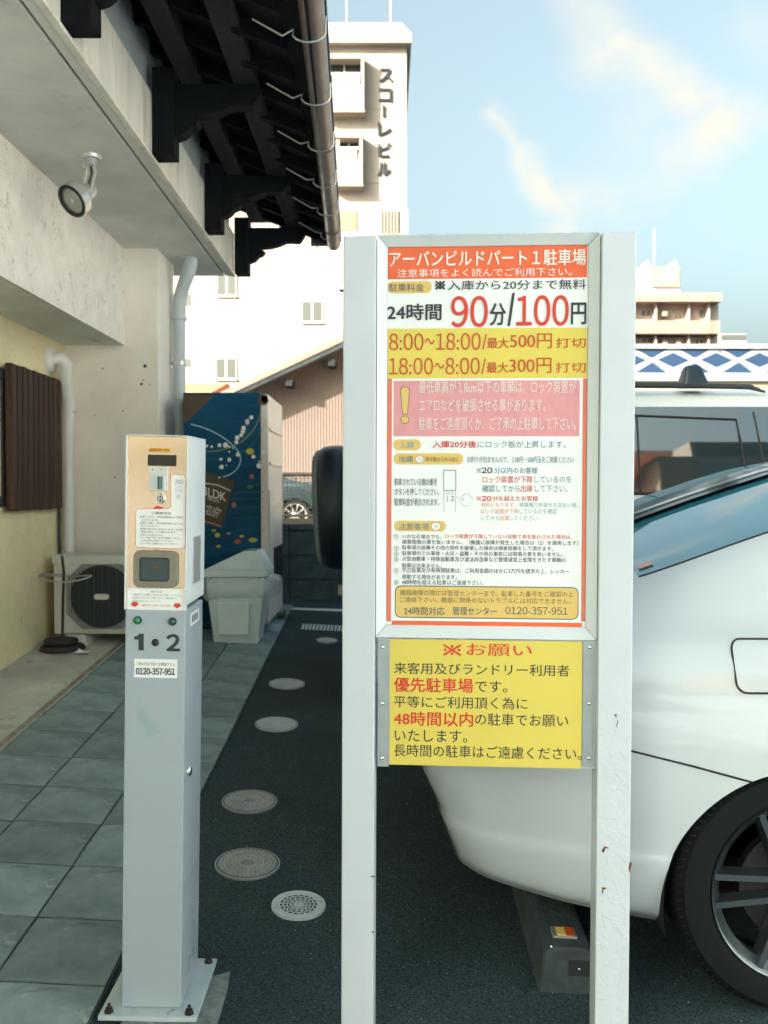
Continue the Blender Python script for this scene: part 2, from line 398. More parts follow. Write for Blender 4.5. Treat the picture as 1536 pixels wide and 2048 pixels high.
M_bag = mat('clear_plastic_bag', (.85,.90,.92), .2, alpha=.42, bump=.5, bscale=25)
M_ac = mat('ac_beige_paint', (.64,.66,.60), .5, var=.12)
M_ac_dark = mat('ac_dark_mesh', (.012,.02,.026), .6)
M_ac_wire = mat('ac_grille_wire', (.065,.085,.09), .5)
M_acrec = mat('ac_recess_grey', (.22,.25,.23), .6)
M_stand = mat('rusty_iron', (.035,.025,.022), .6, var=.4)
M_block = mat('dark_block_concrete', (.10,.145,.155), .92, var=.5, vscale=8, bump=.6, bscale=80, rnd=.12)
M_fence = mat('cream_fence_paint', (.62,.50,.36), .5, var=.1)
M_shed = mat('brown_corrugated_metal', (.14,.098,.078), .55, var=.08, vscale=4)
M_shedroof = mat('brown_roof_metal', (.27,.17,.135), .5, var=.15)
M_tower = mat('cream_tower_render', (.345,.30,.26), .8, var=.04, vscale=1.0)
M_tower2 = mat('cream_tower_trim', (.27,.23,.18), .8)
M_balcglass = mat('balcony_glass', (.03,.04,.042), .2)
M_winglass = mat('far_window_glass', (.085,.09,.078), .25, spec=.8)
M_winframe = mat('far_window_frame', (.72,.70,.64), .6)
M_letters = mat('dark_sign_letters', (.006,.012,.018), .5)
M_orroof = mat('orange_roof', (.62,.22,.10), .7)
M_brownb = mat('brown_balcony_band', (.31,.20,.16), .8)
M_pinkw = mat('pale_pink_wall', (.48,.385,.33), .8)
M_bldg = mat('dark_brown_cladding', (.15,.10,.065), .6, var=.15, vscale=.8)
M_bldg_o = mat('orange_brown_tile', (.62,.30,.17), .6, var=.1, vscale=.8)
M_store = mat('white_store_fascia', (.29,.32,.35), .5)
M_storeb = mat('blue_store_pattern', (.012,.036,.085), .5)
M_cream2 = mat('cream_store_wall', (.40,.34,.23), .7)
M_castiron = mat('cast_iron_cover', (.34,.40,.39), .55, .3, var=.35, vscale=25)
M_coverlight = mat('light_drain_cover', (.62,.72,.74), .5, .2, var=.2, vscale=25)
M_darkslot = mat('dark_slot', (.012,.016,.018), .9)
M_footing = mat('footing_concrete', (.24,.29,.29), .9, var=.55, vscale=30, bump=.4)
M_lens = mat('lamp_lens', (.42,.42,.36), .25, var=.1)
M_lampal = mat('silver_lamp', (.62,.62,.60), .32, .6)
M_dirtline = mat('brown_dirt_line', (.20,.13,.085), .95, var=.5, vscale=18, col2=(.33,.33,.28))
M_leaf = mat('weed_leaf', (.05,.10,.03), .6)

# ------------------------------------------------------------------ lettering
NUM = str.maketrans('0123456789~', '０１２３４５６７８９～')
def text_one(s, res=2):
    c = bpy.data.curves.new('t', 'FONT'); c.body = s; c.size = 1.0; c.resolution_u = res; c.fill_mode = 'FRONT'
    o = bpy.data.objects.new('t', c); COL.objects.link(o)
    bpy.context.view_layer.update()
    me = bpy.data.meshes.new_from_object(o.evaluated_get(bpy.context.evaluated_depsgraph_get()))
    n = len(me.vertices); a = np.zeros(n*3); me.vertices.foreach_get('co', a); a = a.reshape(-1, 3)
    fs = [tuple(p.vertices) for p in me.polygons]
    bpy.data.objects.remove(o); bpy.data.curves.remove(c); bpy.data.meshes.remove(me)
    return a, fs
GLY = {}
def text_raw(s, res=2):
    if all(ch in '0123456789:~/-¥.' for ch in s):      # figures: set tightly, glyph by glyph
        x = 0; V = []; Fs = []; n = 0
        for ch in s.translate(NUM):
            if ch not in GLY: GLY[ch] = text_one(ch, 6)
            a, fs = GLY[ch]; a = a.copy(); w = a[:, 0].max()-a[:, 0].min(); a[:, 0] -= a[:, 0].min()
            k = .45/w if ch == '-' and w > .45 else 1.0
            if ch == '～': k = .62
            a[:, 0] = a[:, 0]*k + x; x += w*k+(.10 if ch not in ':.' else .13); V.append(a); Fs += [tuple(i+n for i in f) for f in fs]; n += len(a)
        return np.concatenate(V), Fs
    if any(ord(ch) > 9000 for ch in s): s = s.replace('1', '１')
    return text_one(s, res)
def put_text(mb, s, x0, z0, x1, z1, y, bold=0.0, depth=0.0, shear=0.0):
    """lay a line of text into a rectangle of the plane y (local x to the right, z up)"""
    a, fs = text_raw(s, 7 if len(s) < 5 else 2)
    if not len(a): return
    if bold and not depth:
        d = bold*.62*(z1-z0); mn = a.min(0); mx = a.max(0)
        for k, (ox, oz) in enumerate(((0, 0), (-d, 0), (d, 0), (0, -d*.8), (0, d*.8), (-d*.7, d*.6), (d*.7, -d*.6), (d*.7, d*.6), (-d*.7, -d*.6))[:(9 if bold > .015 else 3)]):
            X = x0+d+ox+(a[:, 0]-mn[0])/(mx[0]-mn[0])*(x1-x0-2*d); Z = z0+d*.8+oz+(a[:, 1]-mn[1])/(mx[1]-mn[1])*(z1-z0-1.6*d)
            mb.add([(X[i], y+.00007*k, Z[i]) for i in range(len(a))], fs)
        return
    mn = a.min(0); mx = a.max(0); w = mx[0]-mn[0]; h = mx[1]-mn[1]
    X = x0+(a[:, 0]-mn[0])/w*(x1-x0); Z = z0+(a[:, 1]-mn[1])/h*(z1-z0)
    X = X + shear*(Z-z0)
    mb.add([(X[i], y, Z[i]) for i in range(len(a))], fs)
    if depth:
        mb.add([(X[i], y+depth, Z[i]) for i in range(len(a))], [tuple(reversed(f)) for f in fs])
        from collections import Counter
        e = Counter()
        for f in fs:
            for i in range(len(f)): e[tuple(sorted((f[i], f[(i+1) % len(f)])))] += 1
        n = len(a); b = len(mb.v)-2*n
        for (i, j), k in e.items():
            if k == 1: mb.f.append((b+i, b+j, b+n+j, b+n+i))
# ================================================================== SETTING
def build_ground():
    xs = [-300,-60,-12,-4]+[-3+.5*i for i in range(16)]+[5,12,60,300]
    ys = [-300,-60,-14,-4,-2,0,1,2,3,4,5,6,7,7.45,7.56,9,14,30,80,300]
    mb = MB(); vs = [(x,y,zg(x,y)) for y in ys for x in xs]; n = len(xs)
    fs = [(j*n+i, j*n+i+1, (j+1)*n+i+1, (j+1)*n+i) for j in range(len(ys)-1) for i in range(n-1)]
    mb.add(vs, fs); mb.build('ground', M_asphalt, kind='structure')
build_ground()
mb = MB()
for (xa, xb, ya, yb) in ((3.4, 40, -34, 8), (-12, 3.395, -34, -4.0)): mb.face([(xa,ya,zg(xa,-4)+.02),(xb,ya,zg(xb,-4)+.02),(xb,yb if yb < -4 else -4.0,zg(xb,-4)+.02),(xa,yb if yb < -4 else -4.0,zg(xa,-4)+.02)])
ysn = [-4, -2, 0, 2, 4, 6, 7.4]
for ya, yb in zip(ysn[:-1], ysn[1:]): mb.face([(3.4,ya,zg(3.4,ya)+.01),(40,ya,zg(5,ya)+.02),(40,yb,zg(5,yb)+.02),(3.4,yb,zg(3.4,yb)+.01)])
for ya, yb in ((-4,-2.4),(-2.4,-.8)):
    for xa, xb in ((-12,-4),(-4,-1),(-1,1.2),(1.2,3.395)): mb.face([(xa,ya,zg(xa,ya)+.015),(xb,ya,zg(xb,ya)+.015),(xb,yb,zg(xb,yb)+.015),(xa,yb,zg(xa,yb)+.015)])
mb.build('added_bounce_ground', M_concrete_floor2, kind='structure')  # unseen pale ground added to bounce sunlight up under the eave
X_EDGE = -.694
def slab(mb, x0, x1, y0, y1, h, t=.05):
    mb.hexa([(x0,y0,zg(x0,y0)-t),(x1,y0,zg(x1,y0)-t),(x1,y1,zg(x1,y1)-t),(x0,y1,zg(x0,y1)-t),
             (x0,y0,zg(x0,y0)+h),(x1,y0,zg(x1,y0)+h),(x1,y1,zg(x1,y1)+h),(x0,y1,zg(x0,y1)+h)])
mb = MB(); slab(mb, -1.60, X_EDGE, -.75, 6.9, .006); pave = mb.build('pavement', M_mortar, kind='structure')
mb = MB()
for a, b in ((-.75, 0.5), (.504, 3.2), (3.204, 6.04)): slab(mb, -2.09, -1.604, a, b, .010)
strip = mb.build('concrete_strip', M_concrete_floor, kind='structure')
mb = MB(); slab(mb, -1.640, -1.612, -.70, 6.0, .0125, .0); mb.build('dirt_line', M_dirtline, strip, world=True)
def build_tiles():
    base = None
    cols = [-1.598, -1.291, -.985, X_EDGE-.004]
    n = 0; meshes = {}
    for ci in range(3):
        x0, x1 = cols[ci]+.004, cols[ci+1]-.004
        if ci not in meshes:
            w = x1-x0; m_ = MB(); d = .291; b = .004
            nx = 4
            vs = []; 
            def zz(i, j): return .013+random.uniform(-.0012, .0012)
            top = [[(w*i/nx, d*j/nx, zz(i, j)) for i in range(nx+1)] for j in range(nx+1)]
            for j in range(nx+1):
                for i in range(nx+1):
                    x, y, z = top[j][i]
                    if i in (0, nx): z -= .002; x += random.uniform(-.0015, .0015)
                    if j in (0, nx): z -= .002; y += random.uniform(-.0015, .0015)
                    vs.append((x, y, z))
            fs = [(j*(nx+1)+i, j*(nx+1)+i+1, (j+1)*(nx+1)+i+1, (j+1)*(nx+1)+i) for j in range(nx) for i in range(nx)]
            ring = [i for i in range(nx+1)]+[(j+1)*(nx+1)-1 for j in range(1, nx+1)]+[nx*(nx+1)+i for i in range(nx-1, -1, -1)]+[j*(nx+1) for j in range(nx-1, 0, -1)]
            k = len(vs)
            for r_ in ring: vs.append((vs[r_][0], vs[r_][1], -.01))
            for q in range(len(ring)):
                q2 = (q+1) % len(ring); fs.append((ring[q], k+q, k+q2, ring[q2]))
            m_.add(vs, fs); o = m_.build('paving_tile', M_tile, smooth=50); meshes[ci] = o.data; first = o
        else: first = None
        y = -.70
        while y < 6.85:
            if first is not None: o = first; first = None
            else: o = bpy.data.objects.new('paving_tile', meshes[ci]); COL.objects.link(o)
            o.location = (x0, y, zg(x0, y)+random.uniform(-.001, .0015)); o.rotation_euler = (math.atan(SLOPE)+random.uniform(-.002,.002), math.atan(-CROSS)+random.uniform(-.002,.002), 0)
            o.parent = pave
            y += .30
build_tiles()
# concrete under the eave to the back of the lot
mb = MB(); slab(mb, -2.9, -1.62, 6.05, 7.4, .008); mb.build('path', M_concrete_floor, kind='structure')

# ================================================================== LEFT BUILDING
WX = -2.08
Z_LOW, Z_SOF, Z_FAS = 2.41, 3.03, 3.34
XB, XR, XF = -1.69, -1.47, -1.10
Y0 = -1.3
bl = empty('shop_building', (WX, 0, zg(WX, 0)), 'low shop building with yellow render, concrete soffit and dark wooden tiled eave at the left', 'building')
MB().box(-8, WX, Y0, 6.05, -.6, Z_LOW).build('wall', M_yellow, bl, label='rough yellow rendered lower wall')
MB().box(-8, XB-.012, Y0, 6.05, Z_LOW, Z_SOF).build('beam', M_trowel, bl, label='deep trowelled plaster beam over the yellow wall')
MB().box(XB-.012, XB, Y0, 6.05, Z_LOW-.006, Z_SOF).build('beam_face', M_trowel, bl)
MB().box(WX+.001, XB-.02, Y0, 6.048, Z_LOW-.006, Z_LOW-.001).build('under_soffit', M_soffit, bl)
MB().box(-8, XR, 6.052, 6.50, -.3, Z_SOF).build('return_wall', M_cream, bl, bev=.004, label='cream concrete wall end facing the camera')
for (px, py, r_) in ((290, 732, .012), (283, 768, .009), (287, 760, .005), (205, 737, .006), (230, 955, .005), (246, 822, .004), (270, 905, .004), (190, 830,.004), (300,770,.004)):
    p = wp(px, py, 6.05); MB().disc((p.x, 6.0505, p.z), r_, (0,1,0), 12).build('wall_spot', M_groove, bl)
# soffit panels with open joints
joints = [Y0, -.9, .70, 2.10, 3.72, 5.34, 6.83]
for a, b in zip(joints[:-1], joints[1:]):
    MB().box(-8 if False else XB-.3, XF-.075, a+.002, b-.002, Z_SOF, Z_SOF+.03).build('soffit_panel', M_soffit, bl)
MB().box(-3.5, XF-.062, Y0, 6.83, Z_SOF+.031, Z_SOF+.06).build('soffit_backing', M_groove, bl)
MB().box(XF-.062, XF-.012, Y0, 6.832, Z_SOF+.0, Z_FAS).build('fascia_lip', M_soffit, bl, bev=.003)
MB().box(XF-.0118, XF, Y0, 6.834, Z_SOF+.012, Z_FAS).build('fascia', M_fascia, bl, bev=.003, label='stained cream concrete fascia under the eave')
MB().box(XF-.02, XF+.010, Y0, 6.836, Z_SOF-.004, Z_SOF+.010).build('drip_edge', M_fascia, bl, bev=.002)
MB().box(-8, XF-.03, Y0, 6.80, Z_FAS+.002, 3.75).build('upper_wall', M_grey_wall, bl)
MB().box(XF-.029, XF-.012, Y0, 6.80, Z_FAS+.001, Z_FAS+.014).build('flashing', M_groove, bl)
# brackets
def bracket(y):
    br = MB().box(XF+.001, XF+.105, y-.02, y+.10, 3.05, 3.46).build('bracket_plate', M_darkwood, bl, bev=.004)
    xo = XF+.105; zt = 3.39
    prof = [(0,0),(.36,0),(.405,-.012),(.41,-.05),(.385,-.09),(.365,-.105),(.31,-.10),(.27,-.103),(.22,-.125),(.16,-.14),(.085,-.147),(.075,-.155),(.085,-.165),(.118,-.17),(.10,-.195),(.07,-.205),(.055,-.225),(.035,-.24),(0,-.25)]
    MB().prism([(xo+a, zt+b) for a, b in prof], 'y', y, y+.085).build('bracket_arm', M_darkwood, br, bev=.003)
for y in (-.45,.77,1.98,3.20,4.44,5.72,6.87-.02): bracket(y)
# purlins
MB().box(-.715,-.60, Y0, 7.02, 3.39, 3.50).build('purlin', M_darkwood2, bl, bev=.004)
MB().box(-1.0,-.90, Y0, 6.98, 3.46, 3.565).build('purlin', M_darkwood2, bl, bev=.004)
# roof deck: slope .38 down to the eave
def gx(y): return -.277 + (y-3.51)*(-.103/3.51)      # gutter line drifts slightly
def zr(x): return 3.575+.02 - .38*(x+1.02)
EX = -.40
exn = -.015   # the eave follows the gutter
def ex(y): return gx(y)-.02
mb = MB()
mb.hexa([(-5.0,Y0,zr(-5)),(ex(Y0),Y0,zr(ex(Y0))),(ex(7.05),7.05,zr(ex(7.05))),(-5.0,7.05,zr(-5)),
         (-5.0,Y0,zr(-5)+.03),(ex(Y0),Y0,zr(ex(Y0))+.03),(ex(7.05),7.05,zr(ex(7.05))+.03),(-5.0,7.05,zr(-5)+.03)])
mb.hexa([(-9,Y0,zr(-1.0)),(-5,Y0,zr(-5)),(-5,7.05,zr(-5)),(-9,7.05,zr(-1.0)),
         (-9,Y0,zr(-1.0)+.03),(-5,Y0,zr(-5)+.03),(-5,7.05,zr(-5)+.03),(-9,7.05,zr(-1.0)+.03)])
mb.build('roof_deck', M_darkwood, bl)
mb = MB()
mb.prism([(-8,Z_SOF+.3),(-1.2,Z_SOF+.3),(-1.2,zr(-1.2)-.01),(-5,zr(-5)-.02),(-8,zr(-2)-.02)], 'y', Y0+.05, 6.5)
mb.build('gable_wall', M_grey_wall, bl)
# tile courses on top, waved profile at the verge
k = 0; x = -.34
while x > -4.9:
    x2 = x-.235; mb = MB()
    mb.hexa([(x2-.03,Y0,zr(x2-.03)+.034),(x,Y0,zr(x)+.034),(x,7.09,zr(x)+.034),(x2-.03,7.09,zr(x2-.03)+.034),
             (x2-.03,Y0,zr(x2-.03)+.05),(x,Y0,zr(x)+.075),(x,7.09,zr(x)+.075),(x2-.03,7.09,zr(x2-.03)+.05)])
    mb.box(x2+.02, x-.005, 7.06, 7.10, zr(x)-.02, zr(x)+.034)
    mb.build('tile_course', M_rooftile, bl); x = x2
# rafters
raf = None; y = 6.98
while y > Y0+.1:
    if raf is None:
        mb = MB(); x0, x1 = -1.25, -.405
        mb.hexa([(x0,y-.022,zr(x0)-.062),(x1,y-.022,zr(x1)-.062),(x1,y+.022,zr(x1)-.062),(x0,y+.022,zr(x0)-.062),
                 (x0,y-.022,zr(x0)-.001),(x1,y-.022,zr(x1)-.001),(x1,y+.022,zr(x1)-.001),(x0,y+.022,zr(x0)-.001)])
        raf = mb.build('rafter', M_darkwood, bl); y_r = y
    else:
        o = raf.copy(); COL.objects.link(o); o.location.y = y-y_r
    y -= .305
MB().hexa([(ex(Y0)+.001,Y0,zr(ex(Y0))-.07),(ex(Y0)+.012,Y0,zr(ex(Y0))-.07),(ex(7.04)+.012,7.04,zr(EX)-.06),(ex(7.04)+.001,7.04,zr(EX)-.06),(ex(Y0)+.001,Y0,zr(ex(Y0))+.04),(ex(Y0)+.012,Y0,zr(ex(Y0))+.04),(ex(7.04)+.012,7.04,zr(EX)+.04),(ex(7.04)+.001,7.04,zr(EX)+.04)]).build('eave_board', M_darkwood, bl)
# gutter
def build_gutter():
    zc = 3.315
    g = empty('gutter', (gx(2), 2, zc), 'brown half round gutter hanging along the dark eave', 'gutter')
    mb = MB(); r = .05; n = 10; st = [(gx(y_), y_) for y_ in (Y0, 0, 3, 7.02)]
    vs = []; prof = [(math.cos(math.pi+math.pi*i/n)*r, math.sin(math.pi+math.pi*i/n)*r) for i in range(n+1)]
    prof = [(-r, .02)]+prof+[(r, .02)]
    pin = [(a*.94, b*.94+(0.0)) for a, b in reversed(prof)]; full = prof+pin; m_ = len(full)
    for (x_, y_) in st: vs += [(x_+a, y_, zc+b) for a, b in full]
    fs = []
    for i in range(len(st)-1):
        for j in range(m_): fs.append((i*m_+j, i*m_+(j+1) % m_, (i+1)*m_+(j+1) % m_, (i+1)*m_+j))
    mb.add(vs, fs)
    mb.add([(gx(7.02)+a, 7.021, zc+b) for a, b in prof], [tuple(range(len(prof)))])
    mb.build('channel', M_gutter, g, smooth=40)
    MB().tube([(gx(y_)+r+.004, y_, zc+.022) for y_ in (Y0, 0, 7.02)], .006, 6).build('rim', M_black, g)
    for y_ in (5.0, 2.8, .6, 6.6):
        ring = [(gx(y_)+1.05*a, y_, zc+1.05*b) for a, b in prof]
        MB().tube(ring, .006, 6).build('joint_band', M_gutter, g)
    ys = [6.60, 6.02, 5.46, 4.88, 4.30, 3.70, 3.12, 2.5, 1.9, 1.3, .7]+[-.0,-.6]
    for y_ in ys:
        x_ = gx(y_)
        path = [(x_-.24, y_+.02, zr(x_-.24)-.075), (x_-.12, y_+.01, zr(x_-.12)-.10), (x_-.075, y_, zc-.035)]
        path += [(x_+1.0*math.cos(a)*(r+.018)-.015, y_, zc-.045+math.sin(a)*(r-.005)*.9) for a in [R(q) for q in (200, 225, 250, 270, 300, 330, 350)]]
        path += [(x_+r+.002, y_, zc+.0), (x_+r+.006, y_, zc+.026)]
        MB().tube(path, .0042, 6).build('gutter_hook', M_hook, g, smooth=True)
    # loose wire at the far end
    e = gx(7.02)
    MB().tube([(e-.16, 7.05, zc+.02), (e-.12, 7.06, zc-.02), (e-.07, 7.06, zc-.075), (e-.03, 7.06, zc-.10), (e+.005, 7.06, zc-.09), (e+.02, 7.05, zc-.04)], .003, 6).build('hook_end', M_hook, g)
build_gutter()
# ---- downpipe
def build_downpipe():
    d = 6.38; p = wp(359, 800, d); x = p.x; r = .042
    o = empty('downpipe', (x, d, zg(x, d)), 'grey plastic downpipe bending out of the soffit beside the cream wall end', 'pipe')
    MB().tube([(x,d,zg(x,d)),(x,d,2.0),(x,d,2.66)], r, 20).build('pipe', M_pipe_grey, o, smooth=40)
    MB().tube([(x,d,2.64),(x,d,2.72),(x+.015,d-.01,2.80),(x+.05,d-.05,2.87),(x+.085,d-.09,2.93),(x+.10,d-.10,2.98),(x+.105,d-.10,3.03)], r+.004, 20).build('bend', M_pipe_grey, o, smooth=40)
    MB().lathe([(r+.004,0),(r+.012,.002),(r+.012,.02),(r+.004,.022)], (x,d,2.625), n=20).build('collar', M_pipe_grey, o)
    MB().lathe([(r+.003,0),(r+.02,.0),(r+.02,.006),(r+.003,.006)], (x+.105,d-.10,3.02), n=20).build('flange', M_pipe_grey, o)
    zb = wp(350, 727, d).z
    b = MB(); b.lathe([(r+.001,0),(r+.007,0),(r+.007,.02),(r+.001,.02)], (x,d,zb-.01), n=20)
    b.tube([(x-r,d,zb),(x-.075,d,zb),(XR-.02,d,zb)], .006, 8)
    b.build('pipe_clip', M_alu, o)
    b = MB(); b.box(XR-.001, XR+.012, d-.03, d+.03, zb-.035, zb+.035); b.build('clip_plate', M_alu, o)
build_downpipe()
# ---- spotlight
def build_spot():
    x, y = -1.378, 4.38
    o = empty('spotlight', (x, y, Z_SOF), 'unlit silver spotlight hanging from the concrete soffit', 'spotlight')
    MB().lathe([(0,0),(.052,0),(.052,-.006),(.046,-.018),(.036,-.022),(0,-.022)], (x,y,Z_SOF), n=28).build('mount', M_lampal, o, smooth=40)
    MB().lathe([(.036,0),(.036,-.03),(.02,-.034)], (x,y,Z_SOF-.022), n=20).build('swivel', M_alu, o, smooth=40)
    c = Vector((x-.02, y-.005, Z_SOF-.175)); ax = Vector((-.45, -.66, -.60)).normalized()
    side = ax.cross(Vector((0,0,1))).normalized()
    for s in (-1, 1):
        MB().tube([Vector((x,y,Z_SOF-.04))+side*s*.026, Vector((x,y,Z_SOF-.09))+side*s*.034, c+side*s*.036+Vector((0,0,.012)), c+side*s*.036-Vector((0,0,.01))], .0065, 8).build('yoke_arm', M_lampal, o)
    MB().tube([Vector((x,y,Z_SOF-.04)), Vector((x+.012,y-.02,Z_SOF-.09)), Vector((x+.0,y-.02,Z_SOF-.13)), c-ax*.03], .005, 8).build('cable', M_black, o)
    MB().tube([c+side*.03, c+side*.085+Vector((0,0,.0))], .007, 8).build('clamp_knob', M_black, o)
    head = MB().lathe([(.0,-.045),(.026,-.045),(.034,-.03),(.038,.0),(.045,.02),(.076,.055),(.078,.10),(.068,.10),(.066,.085),(.0,.082)], c, ax, 32).build('lamp_head', M_lampal, o, smooth=35)
    MB().lathe([(.0,0),(.060,0),(.064,-.004)], c+ax*.0905, ax, 32).build('lens', M_lens, head)
    MB().lathe([(.060,0),(.077,0),(.077,.006),(.060,.006)], c+ax*.0965, ax, 32, closed=True).build('front_ring', M_seal, head)
    MB().lathe([(.0,0),(.012,0),(.010,.004)], c+ax*.092, ax, 12).build('reflector_cap', M_alu, head)
build_spot()
# ---- slatted screen on the yellow wall
def build_screen():
    X = -2.035; o = empty('slatted_window_screen', (WX, 5.35, 1.36), 'dark brown vertical slat screen fixed to the yellow wall', 'screen')
    for z in (1.40, 2.09): MB().box(WX+.0085, X-.0225, 4.97, 5.83, z-.03, z+.03).build('rail', M_black, o, bev=.003)
    MB().box(WX+.003, WX+.008, 5.02, 5.79, 1.38, 2.12).build('dark_backing', M_groove, o)
    f = None
    for i in range(10):
        y = 5.06+i*.0795
        if f is None: f = MB().box(X-.022, X+.018, y-.031, y+.031, 1.345, 2.15).build('slat', M_brownwood, o, bev=.005); y0 = y
        else:
            g = f.copy(); COL.objects.link(g); g.location = f.location+Vector((0, y-y0, random.uniform(-.004,.004)))
build_screen()
# ---- white duct and thin conduit in the corner
def build_duct():
    o = empty('pipe_duct', (-2.03, 5.93, zg(-2.03,5.93)), 'white plastic duct running down the corner from a round wall cap', 'duct')
    a = wpX(112, 722, -2.0); b = wp(137, 805, 5.93)
    MB().lathe([(0,0),(.088,0),(.082,.02),(.062,.035),(0,.037)], (WX+.001, 5.76, 2.27), (1,0,0), 26).build('wall_cap', M_pipe_white, o, smooth=40)
    MB().tube([(WX+.02,5.76,2.27),(-2.01,5.775,2.275),(-1.995,5.79,2.24),(-2.0,5.81,2.17),(-2.02,5.93,1.98),(-2.03,5.945,1.90),(-2.03,5.945,1.5),(-2.03,5.945,1.02)], [.045,.05,.052,.04,.038,.036,.036,.036], 14).build('duct', M_pipe_white, o, smooth=60)
    MB().tube([(-2.055,5.84,2.05),(-2.06,5.86,1.85),(-2.062,5.87,1.3),(-2.062,5.87,.9)], .010, 8).build('conduit', M_black, o)
    MB().box(-2.07,-1.985,5.92,5.98,1.955,1.965).build('strap', M_alu, o)
build_duct()

# ================================================================== AIR CONDITIONER, STAND, TISSUE
def build_ac():
    y = 5.62; x0 = wp(107, 1200, y).x; x1 = x0+.79; zt = wp(170, 1112, y).z; zb = wp(170, 1268, y).z
    o = empty('outdoor_unit', ((x0+x1)/2, y, zg(-1.7, y)), 'beige air conditioner outdoor unit with round dark fan grille by the cream wall', 'air conditioner')
    MB().box(x0, x1, y, y+.29, zb, zt).build('casing', M_ac, o, bev=.008, seg=2)
    MB().box(x0-.006, x1+.006, y-.006, y+.296, zt-.05, zt+.004).build('top_cover', M_ac, o, bev=.005)
    cx = x0+.30; cz = (zt+zb)/2-.008; r = .20
    oc = rrect(cx-.235, cz-.215, cx+.235, cz+.215, .0001, 1)
    c = .10; w, h = .228, .208
    octo = [(cx-w+c,cz-h),(cx+w-c,cz-h),(cx+w,cz-h+c),(cx+w,cz+h-c),(cx+w-c,cz+h),(cx-w+c,cz+h),(cx-w,cz+h-c),(cx-w,cz-h+c)]
    g = MB().prism(octo, 'y', y-.010, y-.001).build('grille_frame', M_ac, o, bev=.003)
    c2 = [(cx+(a-cx)*.955, cz+(b-cz)*.955) for a, b in octo]
    MB().prism(c2, 'y', y-.0125, y-.0105).build('grille_recess', M_acrec, g)
    MB().disc((cx, y-.0135, cz), r*.96, (0,1,0), 40).build('fan_opening', M_ac_dark, g)
    mb = MB()
    for i in range(-4, 5):
        xx = cx+i*.046; hh = .19*math.sqrt(max(.05, 1-(i*.046/.215)**2)); mb.box(xx-.0015, xx+.0015, y-.021, y-.018, cz-hh, cz+hh)
    for i in range(-20, 21):
        zz = cz+i*.0093; hw = math.sqrt(max(0, .196**2-(i*.0093)**2)); 
        if hw > .02: mb.box(cx-hw, cx+hw, y-.0175, y-.0165, zz-.0008, zz+.0008)
    mb.build('grille_wires', M_ac_wire, g, kind='stuff')
    MB().prism(rrect(cx-.045, cz-.017, cx+.045, cz+.017, .016), 'y', y-.026, y-.0215).build('badge', M_ac, g)
    for xx in (x0+.08, x1-.18):
        MB().hexa([(xx-.02,y-.02,zg(xx,y)+.008),(xx+.13,y-.02,zg(xx,y)+.004),(xx+.13,y+.32,zg(xx,y+.3)+.004),(xx-.02,y+.32,zg(xx,y+.3)+.008),
                   (xx,y,zb-.005),(xx+.11,y,zb-.005),(xx+.11,y+.3,zb-.005),(xx,y+.3,zb-.005)]).build('foot', M_pipe_white, o)
build_ac()
def build_stand():
    p = gp(125, 1303); x, y = p.x, p.y; z = zg(x, y)+.01
    o = empty('hoop_stand', (x, y, z), 'thin rusty iron stand with a wire hoop and heavy round dark base', 'stand')
    MB().lathe([(0,0),(.125,0),(.132,.012),(.12,.03),(0,.032)], (x,y,z), n=30).build('lower_base', M_stand, o, smooth=40)
    MB().lathe([(0,0),(.09,0),(.10,.02),(.093,.034),(.085,.03),(0,.026)], (x-.008,y,z+.032), n=30).build('upper_base', M_stand, o, smooth=40)
    zt = wp(128, 1112, y).z
    MB().tube([(x,y,z+.05),(x+.005,y,z+.3),(x+.012,y,zt-.1),(x+.002,y,zt)], .0085, 8).build('pole', M_stand, o, smooth=True)
    MB().tube([(x+.002,y,zt-.01),(x+.004,y,zt+.02),(x+.016,y,zt+.033),(x+.03,y,zt+.02),(x+.032,y,zt-.01)], .006, 8).build('hook', M_hook, o, smooth=True)
    zc = wp(130, 1155, y).z
    MB().tube([(x+.02+.155*math.cos(R(a)), y+.06*math.sin(R(a)), zc+.012*math.sin(R(a))+.01*math.cos(R(a*2))) for a in range(0, 360, 12)], .0045, 6, closed=True).build('wire_hoop', M_hook, o, smooth=True)
    MB().tube([(x-.13,y+.02,zc+.02),(x,y,zc+.02),(x+.0,y,zc-.005)], .005, 6).build('cross_wire', M_hook, o)
build_stand()
def build_tissue():
    p = gp(158, 1310); mb = MB(); n = 9; random.seed(3)
    vs = []; 
    for j in range(n):
        for i in range(n):
            u, v = i/(n-1)-.5, j/(n-1)-.5
            vs.append((p.x+u*.12+random.uniform(-.008,.008), p.y+v*.08, zg(p.x,p.y)+.018+max(0,.035-.12*abs(u+.03)-.2*v*v)*random.uniform(.3,1.0)+random.uniform(-.003,.003)))
    mb.add(vs, [(j*n+i, j*n+i+1, (j+1)*n+i+1, (j+1)*n+i) for j in range(n-1) for i in range(n-1)])
    tag(mb.build('crumpled_tissue', M_white_print, smooth=False), 'crumpled white tissue lying beside the round iron base', 'tissue')
build_tissue()

